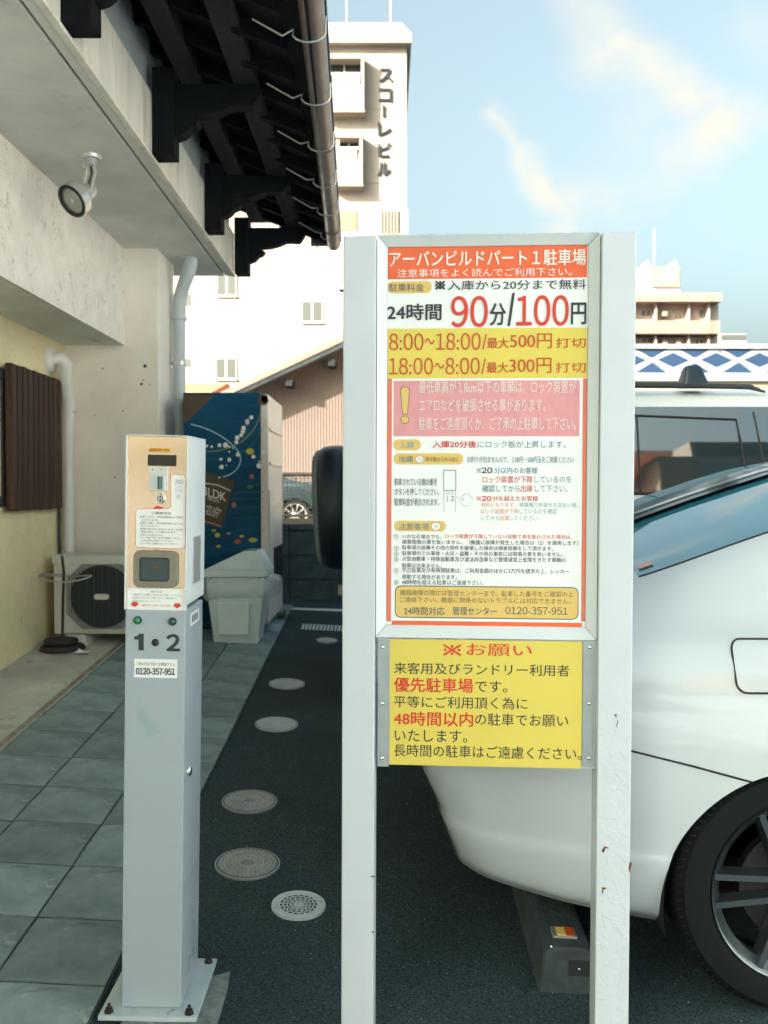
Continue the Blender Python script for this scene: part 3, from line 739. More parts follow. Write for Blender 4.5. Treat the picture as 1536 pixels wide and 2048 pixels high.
# ================================================================== VENDING MACHINE
def build_vm():
    y0 = 6.14; x1 = wp(536, 900, y0).x; x0 = wp(367, 900, y0).x; zt = wp(450, 785, y0).z; zb = zg(x1, y0)+.01; y1 = y0+.86
    o = empty('vending_machine', ((x0+x1)/2, y0, zb), 'tall navy vending machine with chalk dots and arcs printed on its side', 'vending machine')
    MB().box(x0, x1-.05, y0, y1, zb+.04, zt).build('cabinet', M_vm, o, bev=.003)
    MB().box(x1-.049, x1, y0+.004, y1-.004, zb+.06, zt-.01).build('front_door', M_vm_pink, o, bev=.004, label='pale pink product front seen edge on')
    MB().box(x0+.05, x1-.08, y0+.03, y1-.05, zb-.02, zb+.039).build('plinth', M_black, o)
    for z in (zt-.24, zt-.47, zt-.75): MB().box(x1+.0005, x1+.012, y0+.06, y1-.06, z-.006, z+.012).build('shelf_rail', M_vm_pink, o)
    MB().box(x1+.001, x1+.010, y0+.02, y0+.30, zb+.58, zb+.95).build('price_poster', M_pipe_white, o)
    MB().box(x1+.001, x1+.012, y0+.30, y1-.1, zb+.25, zb+.55).build('dispenser', M_black, o)
    Y = y0-.0015
    def q(x, z): p = wp(360+x/6.205, 780+z/6.205, Y); return p.x, p.z
    def poly(pts, mat_, nm='printed_mark', dy=0): MB().face([(q(*p)[0], Y+dy, q(*p)[1]) for p in pts]).build(nm, mat_, o)
    poly([(45,62),(430,62),(60,425),(45,420)], M_vm_brown, 'printed_corner')
    def blob(x, z, r, m_, r2=None):
        c = q(x, z); k = r/6.205*Y/F; k2 = (r2 or r)/6.205*Y/F
        MB().face([(c[0]+k*(1+random.uniform(-.12,.12))*math.cos(a), Y-.0006, c[1]+k2*(1+random.uniform(-.12,.12))*math.sin(a)) for a in [R(18*i) for i in range(20)]]).build('printed_dot', m_, o)
    for (x, z, r) in ((1050,120,70),): 
        blob(x-15, z, 68, M_vm_brown); blob(x-3, z-5, 40, M_vm_pink); blob(x, z-5, 22, M_vm_brown)
    for (x, z, r) in ((885,340,24),(835,385,26),(835,408,24),(790,470,28),(780,515,26),(760,560,24),(710,590,30),(700,645,24),(565,685,33),(490,685,24),(395,703,16),(335,695,16),(612,705,14),(612,765,11),(508,858,20),(612,865,24),(515,955,27),(720,800,28),(910,828,24),(1035,770,30),(980,940,33),(1035,875,10),(985,888,12),(488,1088,12),(575,935,9),(655,720,10)):
        blob(x, z, r, M_white_print)
    for (x, z, r, r2) in ((870,762,48,38),(465,1800,34,30),(905,1862,52,28),(765,1815,28,18),(418,1745,26,14),(605,1782,30,10),(478,1940,30,16)): blob(x, z, r, M_vm_yel, r2)
    for (x, z, r) in ((890,1075,30),(668,1425,32)): blob(x, z, r, M_vm_pnk)
    blob(718, 1880, 40, M_orange_ink, 28); blob(872,1200,38,M_vm_grn,22); blob(962,1185,18,M_vm_grn,7)
    def arc(pts, w, m_, nm='printed_arc'):
        P = [Vector((q(*p)[0], Y-.001, q(*p)[1])) for p in pts]; a = []; b = []
        for i, p in enumerate(P):
            t = (P[min(i+1, len(P)-1)]-P[max(0, i-1)]).normalized(); nn = Vector((-t.z, 0, t.x))*w; a.append(p+nn); b.append(p-nn)
        mb = MB(); n = len(P); mb.add([*a, *b], [(i, i+1, n+i+1, n+i) for i in range(n-1)]); mb.build(nm, m_, o)
    def bez(p0, p1, p2, p3, n=14): 
        return [tuple((1-t)**3*p0[k]+3*(1-t)**2*t*p1[k]+3*(1-t)*t*t*p2[k]+t**3*p3[k] for k in (0,1)) for t in [i/n for i in range(n+1)]]
    arc(bez((135,425),(420,480),(660,650),(740,790))+bez((740,790),(790,930),(680,1050),(530,1078)), .0032, M_vm_arc)
    arc(bez((1010,240),(960,560),(700,760),(330,765)), .0015, M_vm_yel)
    arc(bez((1065,360),(960,700),(760,860),(330,860)), .0012, M_vm_grn)
    for z in (1270,1350,1450,1590,1740,1990): arc([(560+random.randint(0,200), z),(1050, z+random.randint(-6,6))], .0012, M_vm_grn, 'printed_line')
    poly([(300,1015),(680,1125),(520,1720),(240,1640),(200,1300)], M_vm_brown, 'printed_card', -.0002)
    def card_text(s, x0, z0, x1, z1, b=.01):
        mb = MB(); a = q(x0, (z0+z1)/2); c = q(x1, (z0+z1)/2); t = q((x0+x1)/2, z0); u = q((x0+x1)/2, z1)
        sub = MB(); put_text(sub, s, 0, 0, c[0]-a[0], t[1]-u[1], 0, b)
        sk = -.30
        sub.v = [(a[0]+vx, Y-.0020+vy, u[1]+vz+vx*sk+.5*(a[0]-c[0])*sk) for vx, vy, vz in sub.v]
        mb.add(sub.v, sub.f); mb.build('lettering', M_white_ink, o)
    card_text('3LDK', 290, 1235, 570, 1345, .02)
    card_text('MENU & CO.', 345, 1345, 495, 1385, .0)
    card_text('with coffee', 330, 1440, 515, 1490, .0); card_text('and other', 325, 1480, 490, 1530, .0); card_text('flavours', 320, 1520, 460, 1565, .0)
    arc([(300,1155),(470,1180),(625,1250)], .003, M_white_ink, 'card_line'); arc([(280,1620),(510,1690)], .0025, M_salmon_ink2, 'card_line')
build_vm()

# ================================================================== BIN
def build_bin():
    y = 5.78; x0 = wp(410, 1200, y).x; x1 = wp(531, 1200, y).x; zr_ = wp(470, 1155, y).z; z0 = zg(-.85, y)+.012
    o = empty('rubbish_bin', ((x0+x1)/2, y, z0), 'grey plastic rubbish bin with sloping lid and overhanging clear bag', 'bin')
    t = .045; yb = y+.34
    b = MB().hexa([(x0+t,y+t,z0),(x1-t-.008,y+t,z0),(x1-t-.008,yb-t,z0),(x0+t,yb-t,z0),(x0,y,zr_),(x1,y,zr_),(x1,yb,zr_),(x0,yb,zr_)]).build('body', M_bin, o, bev=.012, seg=2, smooth=40)
    w = x1-x0; zz = (zr_-z0)
    MB().prism([(x0+.22*w, z0+.15*zz),(x0+.72*w, z0+.15*zz),(x0+.74*w, z0+.62*zz),(x0+.20*w, z0+.62*zz)], 'y', y-.004, y+.03).build('front_panel', M_bin, b, bev=.004)
    MB().box(x0-.010, x1+.012, y-.012, yb+.012, zr_+.002, zr_+.048).build('lid_rim', M_bin, o, bev=.006, seg=2)
    zt = wp(470, 1101, y+.1).z
    MB().hexa([(x0-.004,y-.006,zr_+.0485),(x1+.006,y-.006,zr_+.0485),(x1+.006,yb+.006,zr_+.0485),(x0-.004,yb+.006,zr_+.0485),
               (x0+.62*w,y+.05,zt),(x0+.88*w,y+.05,zt),(x0+.88*w,yb-.05,zt),(x0+.62*w,yb-.05,zt)]).build('lid', M_bin, o, bev=.008, seg=2, smooth=30)
    MB().prism([(x0+.60*w, zt+.0),(x0+.80*w, zt+.0),(x0+.84*w,zt+.004),(x0+.62*w,zt+.005)], 'y', y+.08, y+.16).build('sticker', M_vm_grn, o)
    # clear bag hanging below the rim
    random.seed(5); mb = MB(); n = 56; rings = []
    cx, cy = (x0+x1)/2, (y+yb)/2
    for k, (dz, ex) in enumerate(((.0, .004), (-.012, .014), (-.035, .026), (-.075, .030), (-.105, .024), (-.125, .010), (-.128, .004))):
        ring = []
        for i in range(n):
            a = 2*math.pi*i/n; c, s = math.cos(a), math.sin(a); e = .35
            sx = math.copysign(abs(c)**e, c)*(w/2); sy = math.copysign(abs(s)**e, s)*(.17)
            k2 = ex*(1+.25*math.sin(a*9+k)+.15*math.sin(a*17)); wide = .05*max(0, c)**2 if dz < -.01 else 0
            ring.append((cx+sx+c*(k2+wide), cy+sy+s*k2, zr_+.0+dz+random.uniform(-.004,.004)+(-.03*max(0,-c) if k > 3 else 0)))
        rings.append(ring)
    vs = [p for r_ in rings for p in r_]
    mb.add(vs, [(k*n+i, k*n+(i+1) % n, (k+1)*n+(i+1) % n, (k+1)*n+i) for k in range(len(rings)-1) for i in range(n)])
    mb.build('bag', M_bag, o, smooth=True)
build_bin()

# ================================================================== BLOCK WALL, FENCE, PIPE RAIL
def build_block_wall():
    yw = 7.40; o = tag(MB().box(-2.6, 6.2, yw+.006, yw+.118, zg(0,yw)-.45, 1.135).build('block_wall', M_groove), 'low dark concrete block wall across the back of the lot', 'wall')
    first = None; z0 = .545
    for r in range(-1, 3):
        for c in range(-5, 16):
            x = wp(578, 1150, yw).x + c*.40; z = z0+r*.196
            if first is None:
                first = MB().box(0, .392, 0, .12, 0, .188).build('block', M_block, None, bev=.003); b = first
            else: b = bpy.data.objects.new('block', first.data); COL.objects.link(b)
            b.location = (x+.004-0, yw+random.uniform(-.0015,.0015), z+.004); b.parent = o
    cap = None
    for c in range(-5, 16):
        x = wp(578, 1150, yw).x + c*.40
        if cap is None: cap = MB().box(0, .394, 0, .14, 0, .05).build('cap_block', M_block, None, bev=.004); b = cap
        else: b = bpy.data.objects.new('cap_block', cap.data); COL.objects.link(b)
        b.location = (x+.003, yw-.008, 1.136-.0); b.parent = o
    MB().box(wp(676,1180,yw).x, wp(688,1180,yw).x, yw-.02, yw-.0, wp(680,1190,yw).z, wp(680,1170,yw).z).build('reflector', M_fence, o, bev=.002)
build_block_wall()
def build_fence():
    y = 7.46; o = empty('mesh_fence', (0, y, 1.19), 'cream painted wire mesh fence standing on the dark block wall', 'fence')
    za, zt, zb = 1.187, wp(620, 949, y).z, wp(620, 1031, y).z
    MB().box(-1.9, 6.2, y-.03, y+.03, za, za+.045).build('base_rail', M_fence, o)
    MB().tube([(-1.9,y,zt),(6.2,y,zt)], .018, 10).build('top_rail', M_fence, o)
    MB().tube([(-1.9,y,zb),(6.2,y,zb)], .012, 10).build('lower_rail', M_fence, o)
    x = wp(561, 1000, y).x
    while x < 6.2: MB().box(x-.02, x+.02, y-.019, y+.019, za+.045, zt).build('fence_post', M_fence, o); x += 2.0
    MB().box(-1.88,-1.84,y-.019,y+.019,za+.045,zt).build('fence_post', M_fence, o)
    mb = MB(); x = -1.9
    while x < 6.2: mb.box(x-.0025, x+.0025, y-.0015, y+.0015, za+.05, zt); x += .034
    z = za+.06
    while z < zt: mb.box(-1.9, 6.2, y-.004, y-.0016, z-.0025, z+.0025); z += .034
    mb.build('wire_mesh', M_fence, o, kind='stuff')
build_fence()
def build_rail():
    y = 6.98; o = empty('pipe_barrier', (-.5, y, zg(-.5, y)), 'long low metal pipe barrier just above the asphalt by the block wall', 'barrier')
    z = wp(600, 1217, y).z
    MB().tube([(-.92,y,z),(5.0,y,z-.18)], .014, 12).build('pipe', M_alu, o, smooth=True)
    for x in (-.62, 1.4, 3.4): MB().box(x-.012, x+.012, y-.012, y+.012, zg(x,y)-.01, z-.013-.03*(x+.92)).build('short_post', M_alu, o)
build_rail()
def build_weed():
    p = gp(560, 1247); mb = MB(); random.seed(9)
    for i in range(26):
        a = random.uniform(0, 6.28); r = random.uniform(.01, .07); l = random.uniform(.03, .07)
        x, y = p.x+r*math.cos(a), p.y+.1+r*.6*math.sin(a); z = zg(x, y)+.005; b = random.uniform(0, 6.28)
        dx, dy = math.cos(b)*l, math.sin(b)*l
        mb.face([(x,y,z),(x+dx*.5-dy*.2,y+dy*.5+dx*.2,z+l*.8),(x+dx,y+dy,z+l*.6),(x+dx*.5+dy*.2,y+dy*.5-dx*.2,z+l*.7)])
    tag(mb.build('small_weed', M_leaf), 'small green weed growing at the foot of the vending machine', 'plant')
build_weed()

# ================================================================== DRAIN COVERS
mat('raised_cast', (.56,.62,.60), .5, .3, var=.3, vscale=30)
def build_cover(px, py, wpx, kind, label):
    p = gp(px, py); r = wpx/2/F*p.y*1.0
    m0 = M_coverlight if kind != 'iron' else M_castiron
    o = empty('drain_cover', (p.x, p.y, zg(p.x, p.y)), label, 'drain cover', 'round drain covers set in the asphalt', (math.atan(SLOPE), math.atan(-CROSS), 0))
    MB().lathe([(0,.006),(r*.93,.006),(r*.93,.0075),(r,.0075),(r,-.01)], (0,0,0), n=48).build('plate', m0, o, world=False); rim_ = MB().lathe([(r*.955,.0078),(r*1.0,.0078),(r*1.0,.004),(r*.955,.004)], (0,0,0), n=48, closed=True).build('outer_ring', MATS['raised_cast'] if kind == 'iron' else m0, o, world=False)
    if kind == 'grate':
        for (rr, nn, w) in ((.64, 18, .036), (.50, 16, .036), (.37, 12, .030), (.24, 9, .022)):
            mb = MB()
            for i in range(nn):
                a0 = 2*math.pi*i/nn; a1 = a0+2*math.pi/nn*.68; ri, ro = r*(rr-w), r*(rr+w)
                for s in range(3):
                    b0 = a0+(a1-a0)*s/3; b1 = a0+(a1-a0)*(s+1)/3
                    mb.face([(ri*math.cos(b0),ri*math.sin(b0),.0068),(ro*math.cos(b0),ro*math.sin(b0),.0068),(ro*math.cos(b1),ro*math.sin(b1),.0068),(ri*math.cos(b1),ri*math.sin(b1),.0068)])
            mb.build('slot_ring', M_darkslot, o, world=False)
        for a in (.3, 3.5): MB().disc((r*.86*math.cos(a), r*.86*math.sin(a), .0072), r*.03, (0,0,1), 10).build('screw', M_darkslot, o, world=False)
    else:
        random.seed(int(px)); mb = MB()
        k = 7
        for q in range(1, k):
            rr = r*(.14+.80*q/k); nn = 8+q*5
            for i in range(nn):
                a0 = 2*math.pi*i/nn+q*.7; a1 = a0+2*math.pi/nn*(.80 if q % 2 else .6); ri, ro = rr-r*.036, rr+r*.036
                am = (a0+a1)/2
                mb.add([(ri*math.cos(a0),ri*math.sin(a0),.0085),(ro*math.cos(a0),ro*math.sin(a0),.0085),(ro*1.004*math.cos(am),ro*1.004*math.sin(am),.0085),(ro*math.cos(a1),ro*math.sin(a1),.0085),(ri*math.cos(a1),ri*math.sin(a1),.0085),(ri*math.cos(am),ri*math.sin(am),.0085)], [(0,1,2,5),(5,2,3,4)])
        mb.build('raised_pattern', MATS['raised_cast'], o, world=False, kind='stuff')
        MB().lathe([(r*.93,.0062),(r*.935,.0062),(r*.955,.0066),(r*.96,.0062)], (0,0,.0017), n=48, closed=True).build('joint_ring', M_darkslot, o, world=False)
build_cover(495, 1730, 130, 'iron', 'largest round cast drain cover, second nearest of the row')
build_cover(499, 1605, 110, 'iron', 'round cast drain cover behind the largest one, third from the near end')
build_cover(597, 1813, 109, 'grate', 'pale round drain grate with rings of dark slots, nearest of the row')
build_cover(553, 1450, 85, 'plain', 'worn pale round drain cover, third from the far end')
build_cover(574, 1369, 71, 'plain', 'small round drain cover, second from the far end')
build_cover(654, 1282, 42, 'plain', 'small white round drain cover just in front of the oblong grating')
def build_grating():
    a = gp(600, 1261); b = gp(700, 1249); x0, x1 = a.x, a.x+.36; y0, y1 = a.y, a.y+.17
    o = empty('drain_grating', (x0, y0, zg(x0, y0)), 'oblong pale metal drain grating near the block wall', 'grating')
    def zz(x, y, h): return zg(x, y)+h
    mb = MB(); mb.hexa([(x0,y0,zz(x0,y0,-.01)),(x1,y0,zz(x1,y0,-.01)),(x1,y1,zz(x1,y1,-.01)),(x0,y1,zz(x0,y1,-.01)),(x0,y0,zz(x0,y0,.004)),(x1,y0,zz(x1,y0,.004)),(x1,y1,zz(x1,y1,.004)),(x0,y1,zz(x0,y1,.004))]); mb.build('frame', M_darkslot, o)
    n = 14
    for i in range(n):
        xa = x0+.006+i*(x1-x0-.012)/n; xb = xa+.016
        mb = MB(); mb.hexa([(xa,y0+.006,zz(xa,y0,.0045)),(xb,y0+.006,zz(xb,y0,.0045)),(xb,y1-.006,zz(xb,y1,.0045)),(xa,y1-.006,zz(xa,y1,.0045)),(xa,y0+.006,zz(xa,y0,.010)),(xb,y0+.006,zz(xb,y0,.010)),(xb,y1-.006,zz(xb,y1,.010)),(xa,y1-.006,zz(xa,y1,.010))]); mb.build('bar', M_coverlight, o)
build_grating()

# ================================================================== WHEEL STOP
def build_stop():
    p = gp(1120, 1990); x0, y0 = gp(1078, 1985).x, gp(1100, 1985).y; w = .155; L_ = .62
    o = empty('wheel_stop', (x0+w/2, y0, zg(x0, y0)), 'grey concrete wheel stop with a small reflector under the white car', 'wheel stop', None, (math.atan(SLOPE), math.atan(-CROSS), R(0)))
    prof = [(-w/2,-.01),(w/2,-.01),(w/2,.03),(w/2-.02,.10),(w/2-.045,.118),(-w/2+.028,.118),(-w/2+.008,.10),(-w/2,.03)]
    b = MB().prism(prof, 'y', 0, L_).build('block', M_stopper, o, bev=.006, world=False)
    MB().box(-.005, .052, -.0015, .03, .045, .088).build('end_recess', M_darkslot, o, world=False)
    r_ = MB().box(-.040, .024, .045, .095, .1183, .1235).build('reflector_plate', M_alu, o, bev=.001, world=False)
    MB().prism([(-.028,.052),(-.006,.052),(-.004,.089),(-.028,.089)], 'z', .1237, .1262).build('reflector_lens', M_pill, o, world=False)
    MB().prism([(-.004,.051),(.015,.051),(.020,.070),(.015,.090),(-.004,.090)], 'z', .1237, .1268).build('reflector_lens', mat('orange_lens', (.55,.10,.02), .15, coat=.6), o, world=False, label='orange reflector half')
    for (x, y, z) in ((-.052,.005,.119),(.022,-.002,.066)): MB().disc((x,y,z), .003, (0,-.5,.8), 8).build('pebble', M_white_print, o, world=False)
build_stop()
# ================================================================== PARKING SIGN BOARD
def sign():
    A = wp(686.5, 1000, 2.12); B = wp(1268, 1000, 2.08)
    ang = math.atan2(B.y-A.y, B.x-A.x); W = math.hypot(B.x-A.x, B.y-A.y)
    zb = zg(A.x, A.y)
    roll = R(.22)
    o = empty('parking_sign', (A.x, A.y, zb), 'white framed parking fee notice board in Japanese standing between two square posts', 'sign', None, (0, roll, ang))
    # keep the board's mid height on the measured line in spite of the roll
    o.location.x -= math.sin(roll)*(EYE.z-zb)
    M = Matrix.Translation(o.location) @ Euler((0, roll, ang)).to_matrix().to_4x4()
    S = lambda px, py, yl=0.0: local_at(M, px, py, yl)
    def top(px, py): return S(px, py)[1]
    wL = S(748, 1000)[0]-S(685.5, 1000)[0]
    zt1 = S(715, 471.5)[1]; zt2 = S(1235, 463.5)[1]
    xl0, xl1 = S(685.2, 980)[0], S(750.5, 980)[0]
    xr0, xr1 = S(1199.5, 980)[0], S(1268.3, 980)[0]
    pd = .075
    pl = MB().box(xl0, xl1, 0, pd, -.02, zt1).build('post', M_post, o, world=False, bev=.003, seg=2)
    pr = MB().box(xr0, xr1, 0, pd, -.02, zt2).build('post', M_post2, o, world=False, bev=.003, seg=2, label='right hand post with peeling rusty paint')
    # rust streaks and flakes: thin patches on the right post
    random.seed(4)
    def patch(px, py, pts, m_, par):
        c = S(px, py, 0); s = 1/F*2.08/1.9296
        MB().face([(c[0]+a*s, -.0008, c[1]-b*s) for a, b in pts]).build('paint_chip', m_, par, world=False)
    patch(1206, 1408, [(0,0),(14,8),(30,20),(44,30),(46,34),(50,36),(49,39),(43,36),(29,23),(13,11)], M_frame, pr)
    patch(1229, 1427, [(0,0),(5,3),(9,2),(10,6),(7,9),(8,16),(5,18),(3,10),(-1,7)], M_rust, pr)
    patch(1235, 1438, [(0,0),(2,6),(1,16),(-2,26),(-4,36),(-5,26),(-2,14)], M_rust, pr)
    patch(1208, 1692, [(0,0),(16,4),(18,9),(6,8),(2,20),(-3,14)], M_rust, pr)
    patch(1206, 1696, [(0,0),(6,4),(4,16),(-2,18),(-4,8)], M_seal, pr)
    patch(1259, 1725, [(0,0),(6,-4),(8,6),(4,24),(0,40),(-4,24),(-2,10)], M_rust, pr)
    patch(1204, 1774, [(0,0),(18,2),(14,8),(5,10),(4,30),(-1,18)], M_rust, pr)
    patch(742, 1752, [(0,0),(14,-2),(16,2),(2,5)], M_seal, pl); patch(744, 1862, [(0,0),(9,0),(7,7),(1,6)], M_seal, pl)
    # bracket stub left of the left post
    b0 = S(678, 566); MB().box(b0[0]-.004, xl0-.0005, .03, .05, b0[1]-.010, b0[1]+.010).build('bolt_head', M_chrome, o, world=False, bev=.002)
    # frame
    yf = .016
    x0, x1 = xl1+.0015, xr0-.0015
    zt = S(975, 467.5, yf)[1]; zbm = S(975, 1277.5, yf)[1]
    ix0, ix1 = S(773.5, 900, .03)[0], S(1174.0, 900, .03)[0]
    izt, izb = S(975, 492, .03)[1], S(975, 1252, .03)[1]
    fr = empty('frame', (0,0,0), None, None); fr.parent = o
    fr_mb = MB()
    for quad in (((x0,zt),(x1,zt),(ix1,izt),(ix0,izt)), ((x1,zt),(x1,zbm),(ix1,izb),(ix1,izt)), ((x1,zbm),(x0,zbm),(ix0,izb),(ix1,izb)), ((x0,zbm),(x0,zt),(ix0,izt),(ix0,izb))):
        (a, b, c, d) = quad; cx_ = sum(p[0] for p in quad)/4; cz_ = sum(p[1] for p in quad)/4
        def sh(p, k=.0007): return (p[0]+(cx_-p[0])*.0+(k if p[0] < cx_ else -k)*(1 if abs(p[0]-cx_) > .15 else 0), p[1]+(k if p[1] < cz_ else -k)*(1 if abs(p[1]-cz_) > .15 else 0))
        a, b, c, d = map(sh, (a, b, c, d))
        mb = MB(); v = [(a[0],yf,a[1]),(b[0],yf,b[1]),(c[0],yf+.012,c[1]),(d[0],yf+.012,d[1]),(a[0],yf+.045,a[1]),(b[0],yf+.045,b[1]),(c[0],yf+.045,c[1]),(d[0],yf+.045,d[1])]
        mb.add(v, [(0,1,2,3),(7,6,5,4),(0,4,5,1),(1,5,6,2),(2,6,7,3),(3,7,4,0)]); mb.build('frame_rail', M_frame, o, world=False)
    bpy.data.objects.remove(fr)
    MB().box(x0+.003, x1-.003, yf+.046, yf+.060, zbm+.003, zt-.003).build('back_panel', M_frame, o, world=False)
    MB().box(ix0-.004, ix1+.004, yf+.0195, yf+.022, izb-.004, izt+.004).build('shadow_gap', M_seal, o, world=False)
    for xx in (xl1+.0001, xr0-.0014): MB().box(xx, xx+.0012, .018, .06, zbm, zt1-.004).build('gap_seal', M_seal, o, world=False)
    # poster
    yp = yf+.016
    po = MB().box(ix0+.0005, ix1-.0005, yp, yp+.003, izb+.0005, izt-.0005).build('poster', M_poster, o, world=False)
    yb1 = yp-.0007; yb2 = yp-.0014; yt = yp-.0022
    Z4 = lambda x, y: (740+x/3.072, 460+y/3.072)
    Z5 = lambda x, y: (740+x/3.072, 860+y/3.072)
    def rect(T, x0_, y0_, x1_, y1_, m_, nm='colour_field', yl=yb1, r=0, par=po):
        xm, ym = (x0_+x1_)/2, (y0_+y1_)/2
        a = S(*T(x0_, ym), yl)[0]; b = S(*T(x1_, ym), yl)[0]; t = S(*T(xm, y0_), yl)[1]; u = S(*T(xm, y1_), yl)[1]
        a = max(a, ix0+.0008); b = min(b, ix1-.0008)
        pts = rrect(a, u, b, t, r, 5) if r else [(b,t),(a,t),(a,u),(b,u)]
        MB().face([(p[0], yl, p[1]) for p in pts]).build(nm, m_, par, world=False)
        return a, u, b, t
    rect(Z4, 100, 97, 1335, 297, M_orange)
    rect(Z4, 100, 603, 1335, 910, M_yellowp)
    # border of the lower notice
    rect(Z4, 100, 913, 132, 2405, M_salmon, 'border_strip'); rect(Z4, 1303, 913, 1335, 2405, M_salmon, 'border_strip'); rect(Z5, 133, 1178, 1302, 1209, M_orange, 'border_strip')
    rect(Z4, 145, 925, 1287, 1267, M_pink)
    rect(Z4, 100, 315, 378, 388, M_pill, 'rounded_label', yb1, .011)
    rect(Z5, 145, 58, 312, 125, M_pill, 'rounded_label', yb1, .011)
    rect(Z5, 145, 143, 572, 212, M_pill, 'rounded_label', yb1, .011)
    rect(Z5, 148, 558, 465, 622, M_pill, 'rounded_label', yb1, .011)
    rect(Z5, 153, 960, 1281, 1160, M_ink2, 'box_outline', yb1, .014); rect(Z5, 158, 966, 1276, 1154, M_pill, 'rounded_box', yb2, .0125)
    groups = {}
    def T(Zf, s, x0_, y0_, x1_, y1_, m_, b=0.0, yl=yt, key='p'):
        xm, ym = (x0_+x1_)/2, (y0_+y1_)/2
        a = S(*Zf(x0_, ym), yl)[0]; c = S(*Zf(x1_, ym), yl)[0]; t = S(*Zf(xm, y0_), yl)[1]; u = S(*Zf(xm, y1_), yl)[1]
        mb = groups.setdefault((len(groups), m_.name, 0), MB())
        put_text(mb, s, a, u, c, t, yl, b)
    def kome(Zf, x0_, y0_, x1_, y1_, m_, w, yl, par):
        xm, ym = (x0_+x1_)/2, (y0_+y1_)/2; a = S(*Zf(x0_, ym), yl)[0]; c = S(*Zf(x1_, ym), yl)[0]; t = S(*Zf(xm, y0_), yl)[1]; u = S(*Zf(xm, y1_), yl)[1]
        mb = MB(); cx, cz = (a+c)/2, (t+u)/2; hx, hz = (c-a)/2*.9, (t-u)/2*.9
        for i, (sx, sz) in enumerate(((1, 1), (1, -1))):
            d = Vector((sx*hx, 0, sz*hz)); n = Vector((-d.z, 0, d.x)).normalized()*w*.5; q = Vector((cx, yl-.00008*i, cz)); mb.face([q-d+n, q+d+n, q+d-n, q-d-n])
        for dx, dz in ((0, .72), (0, -.72), (.80, 0), (-.80, 0)):
            mb.face([(cx+dx*hx+w*.75*math.cos(R(k)), yl, cz+dz*hz+w*.75*math.sin(R(k))) for k in range(0, 360, 36)])
        mb.build('lettering', m_, par, world=False)
    T(Z4, 'アーバンビルドパート1駐車場', 118, 122, 1327, 222, M_white_ink, .022)
    T(Z4, '注意事項をよく読んでご利用下さい。', 168, 235, 1240, 286, M_white_ink)
    T(Z4, '駐車料金', 118, 328, 332, 377, M_ink2, .0)
    T(Z4, '入庫から20分まで無料', 478, 305, 1328, 367, M_ink, .012)
    T(Z4, '24時間', 105, 452, 440, 555, M_ink, .035)
    T(Z4, '90', 498, 405, 725, 597, M_red, .022)
    T(Z4, '分', 735, 448, 836, 587, M_ink, .028)
    T(Z4, '/', 845, 385, 890, 590, M_ink, .025)
    T(Z4, '100', 898, 400, 1222, 589, M_red, .022)
    T(Z4, '円', 1235, 445, 1330, 580, M_ink, .030)
    T(Z4, '8:00~18:00/', 118, 633, 718, 738, M_orange_ink, .010)
    T(Z4, '最大', 720, 660, 853, 727, M_orange_ink, .022)
    T(Z4, '500円', 860, 635, 1118, 728, M_orange_ink, .012)
    T(Z4, '打切', 1142, 662, 1326, 724, M_orange_ink, .015)
    T(Z4, '18:00~8:00/', 116, 784, 712, 888, M_orange_ink, .010)
    T(Z4, '最大', 716, 812, 849, 878, M_orange_ink, .022)
    T(Z4, '300円', 856, 785, 1115, 880, M_orange_ink, .012)
    T(Z4, '打切', 1140, 813, 1326, 876, M_orange_ink, .015)
    T(Z4, '最低車高が18cm以下の車輌は、ロック装置が', 300, 925, 1265, 1004, M_pinkwhite, .006)
    T(Z4, 'エアロなどを破損させる事があります。', 300, 1035, 1078, 1117, M_pinkwhite, .006)
    T(Z4, '駐車をご遠慮頂くか、ご了承の上駐車して下さい。', 300, 1148, 1265, 1230, M_pinkwhite, .006)
    # exclamation mark
    def pl4(pts, m_, nm, yl): MB().face([(S(*Z4(x, y), yl)[0], yl, S(*Z4(x, y), yl)[1]) for x, y in pts]).build(nm, m_, po, world=False)
    pl4([(185,985),(195,963),(235,963),(246,985),(231,1133),(199,1133)], M_brown_ink, 'exclamation_mark', yb2)
    pl4([(189,988),(198,968),(232,968),(241,988),(228,1128),(202,1128)], M_pill, 'exclamation_mark', yt)
    pl4([(215+27*math.cos(R(a)), 1166+26*math.sin(R(a))) for a in range(0,360,20)], M_brown_ink, 'exclamation_dot', yb2)
    pl4([(215+23*math.cos(R(a)), 1166+22*math.sin(R(a))) for a in range(0,360,20)], M_pill, 'exclamation_dot', yt)
    T(Z5, '入庫', 182, 71, 272, 112, M_ink4, .01)
    T(Z5, '入庫20分後', 385, 65, 655, 110, M_red, .02)
    T(Z5, 'にロック板が上昇します。', 662, 65, 1203, 110, M_ink3, .0)
    T(Z5, '出庫', 178, 158, 268, 199, M_ink3, .008)
    T(Z5, '車を動かされる前に', 342, 163, 546, 195, M_brown_ink, .01)
    T(Z5, 'お釣りが出ませんので、100円・500円玉をご用意ください', 597, 160, 1252, 202, M_ink3, .008)
    T(Z5, '20', 686, 230, 752, 266, M_ink, .05); T(Z5, '分以内のお客様', 764, 228, 1030, 268, M_ink3, .006)
    T(Z5, 'ロック装置が下降', 692, 282, 1000, 325, M_salmon_ink, .008); T(Z5, 'しているのを', 1010, 284, 1238, 323, M_ink3)
    T(Z5, '確認してから', 690, 338, 920, 381, M_ink3, .006); T(Z5, '出庫', 926, 338, 1000, 381, M_salmon_ink, .01); T(Z5, 'して下さい。', 1012, 340, 1213, 382, M_ink3)
    T(Z5, '20', 688, 405, 745, 437, M_red, .05); T(Z5, '分を越えたお客様', 754, 403, 1032, 437, M_salmon_ink, .014)
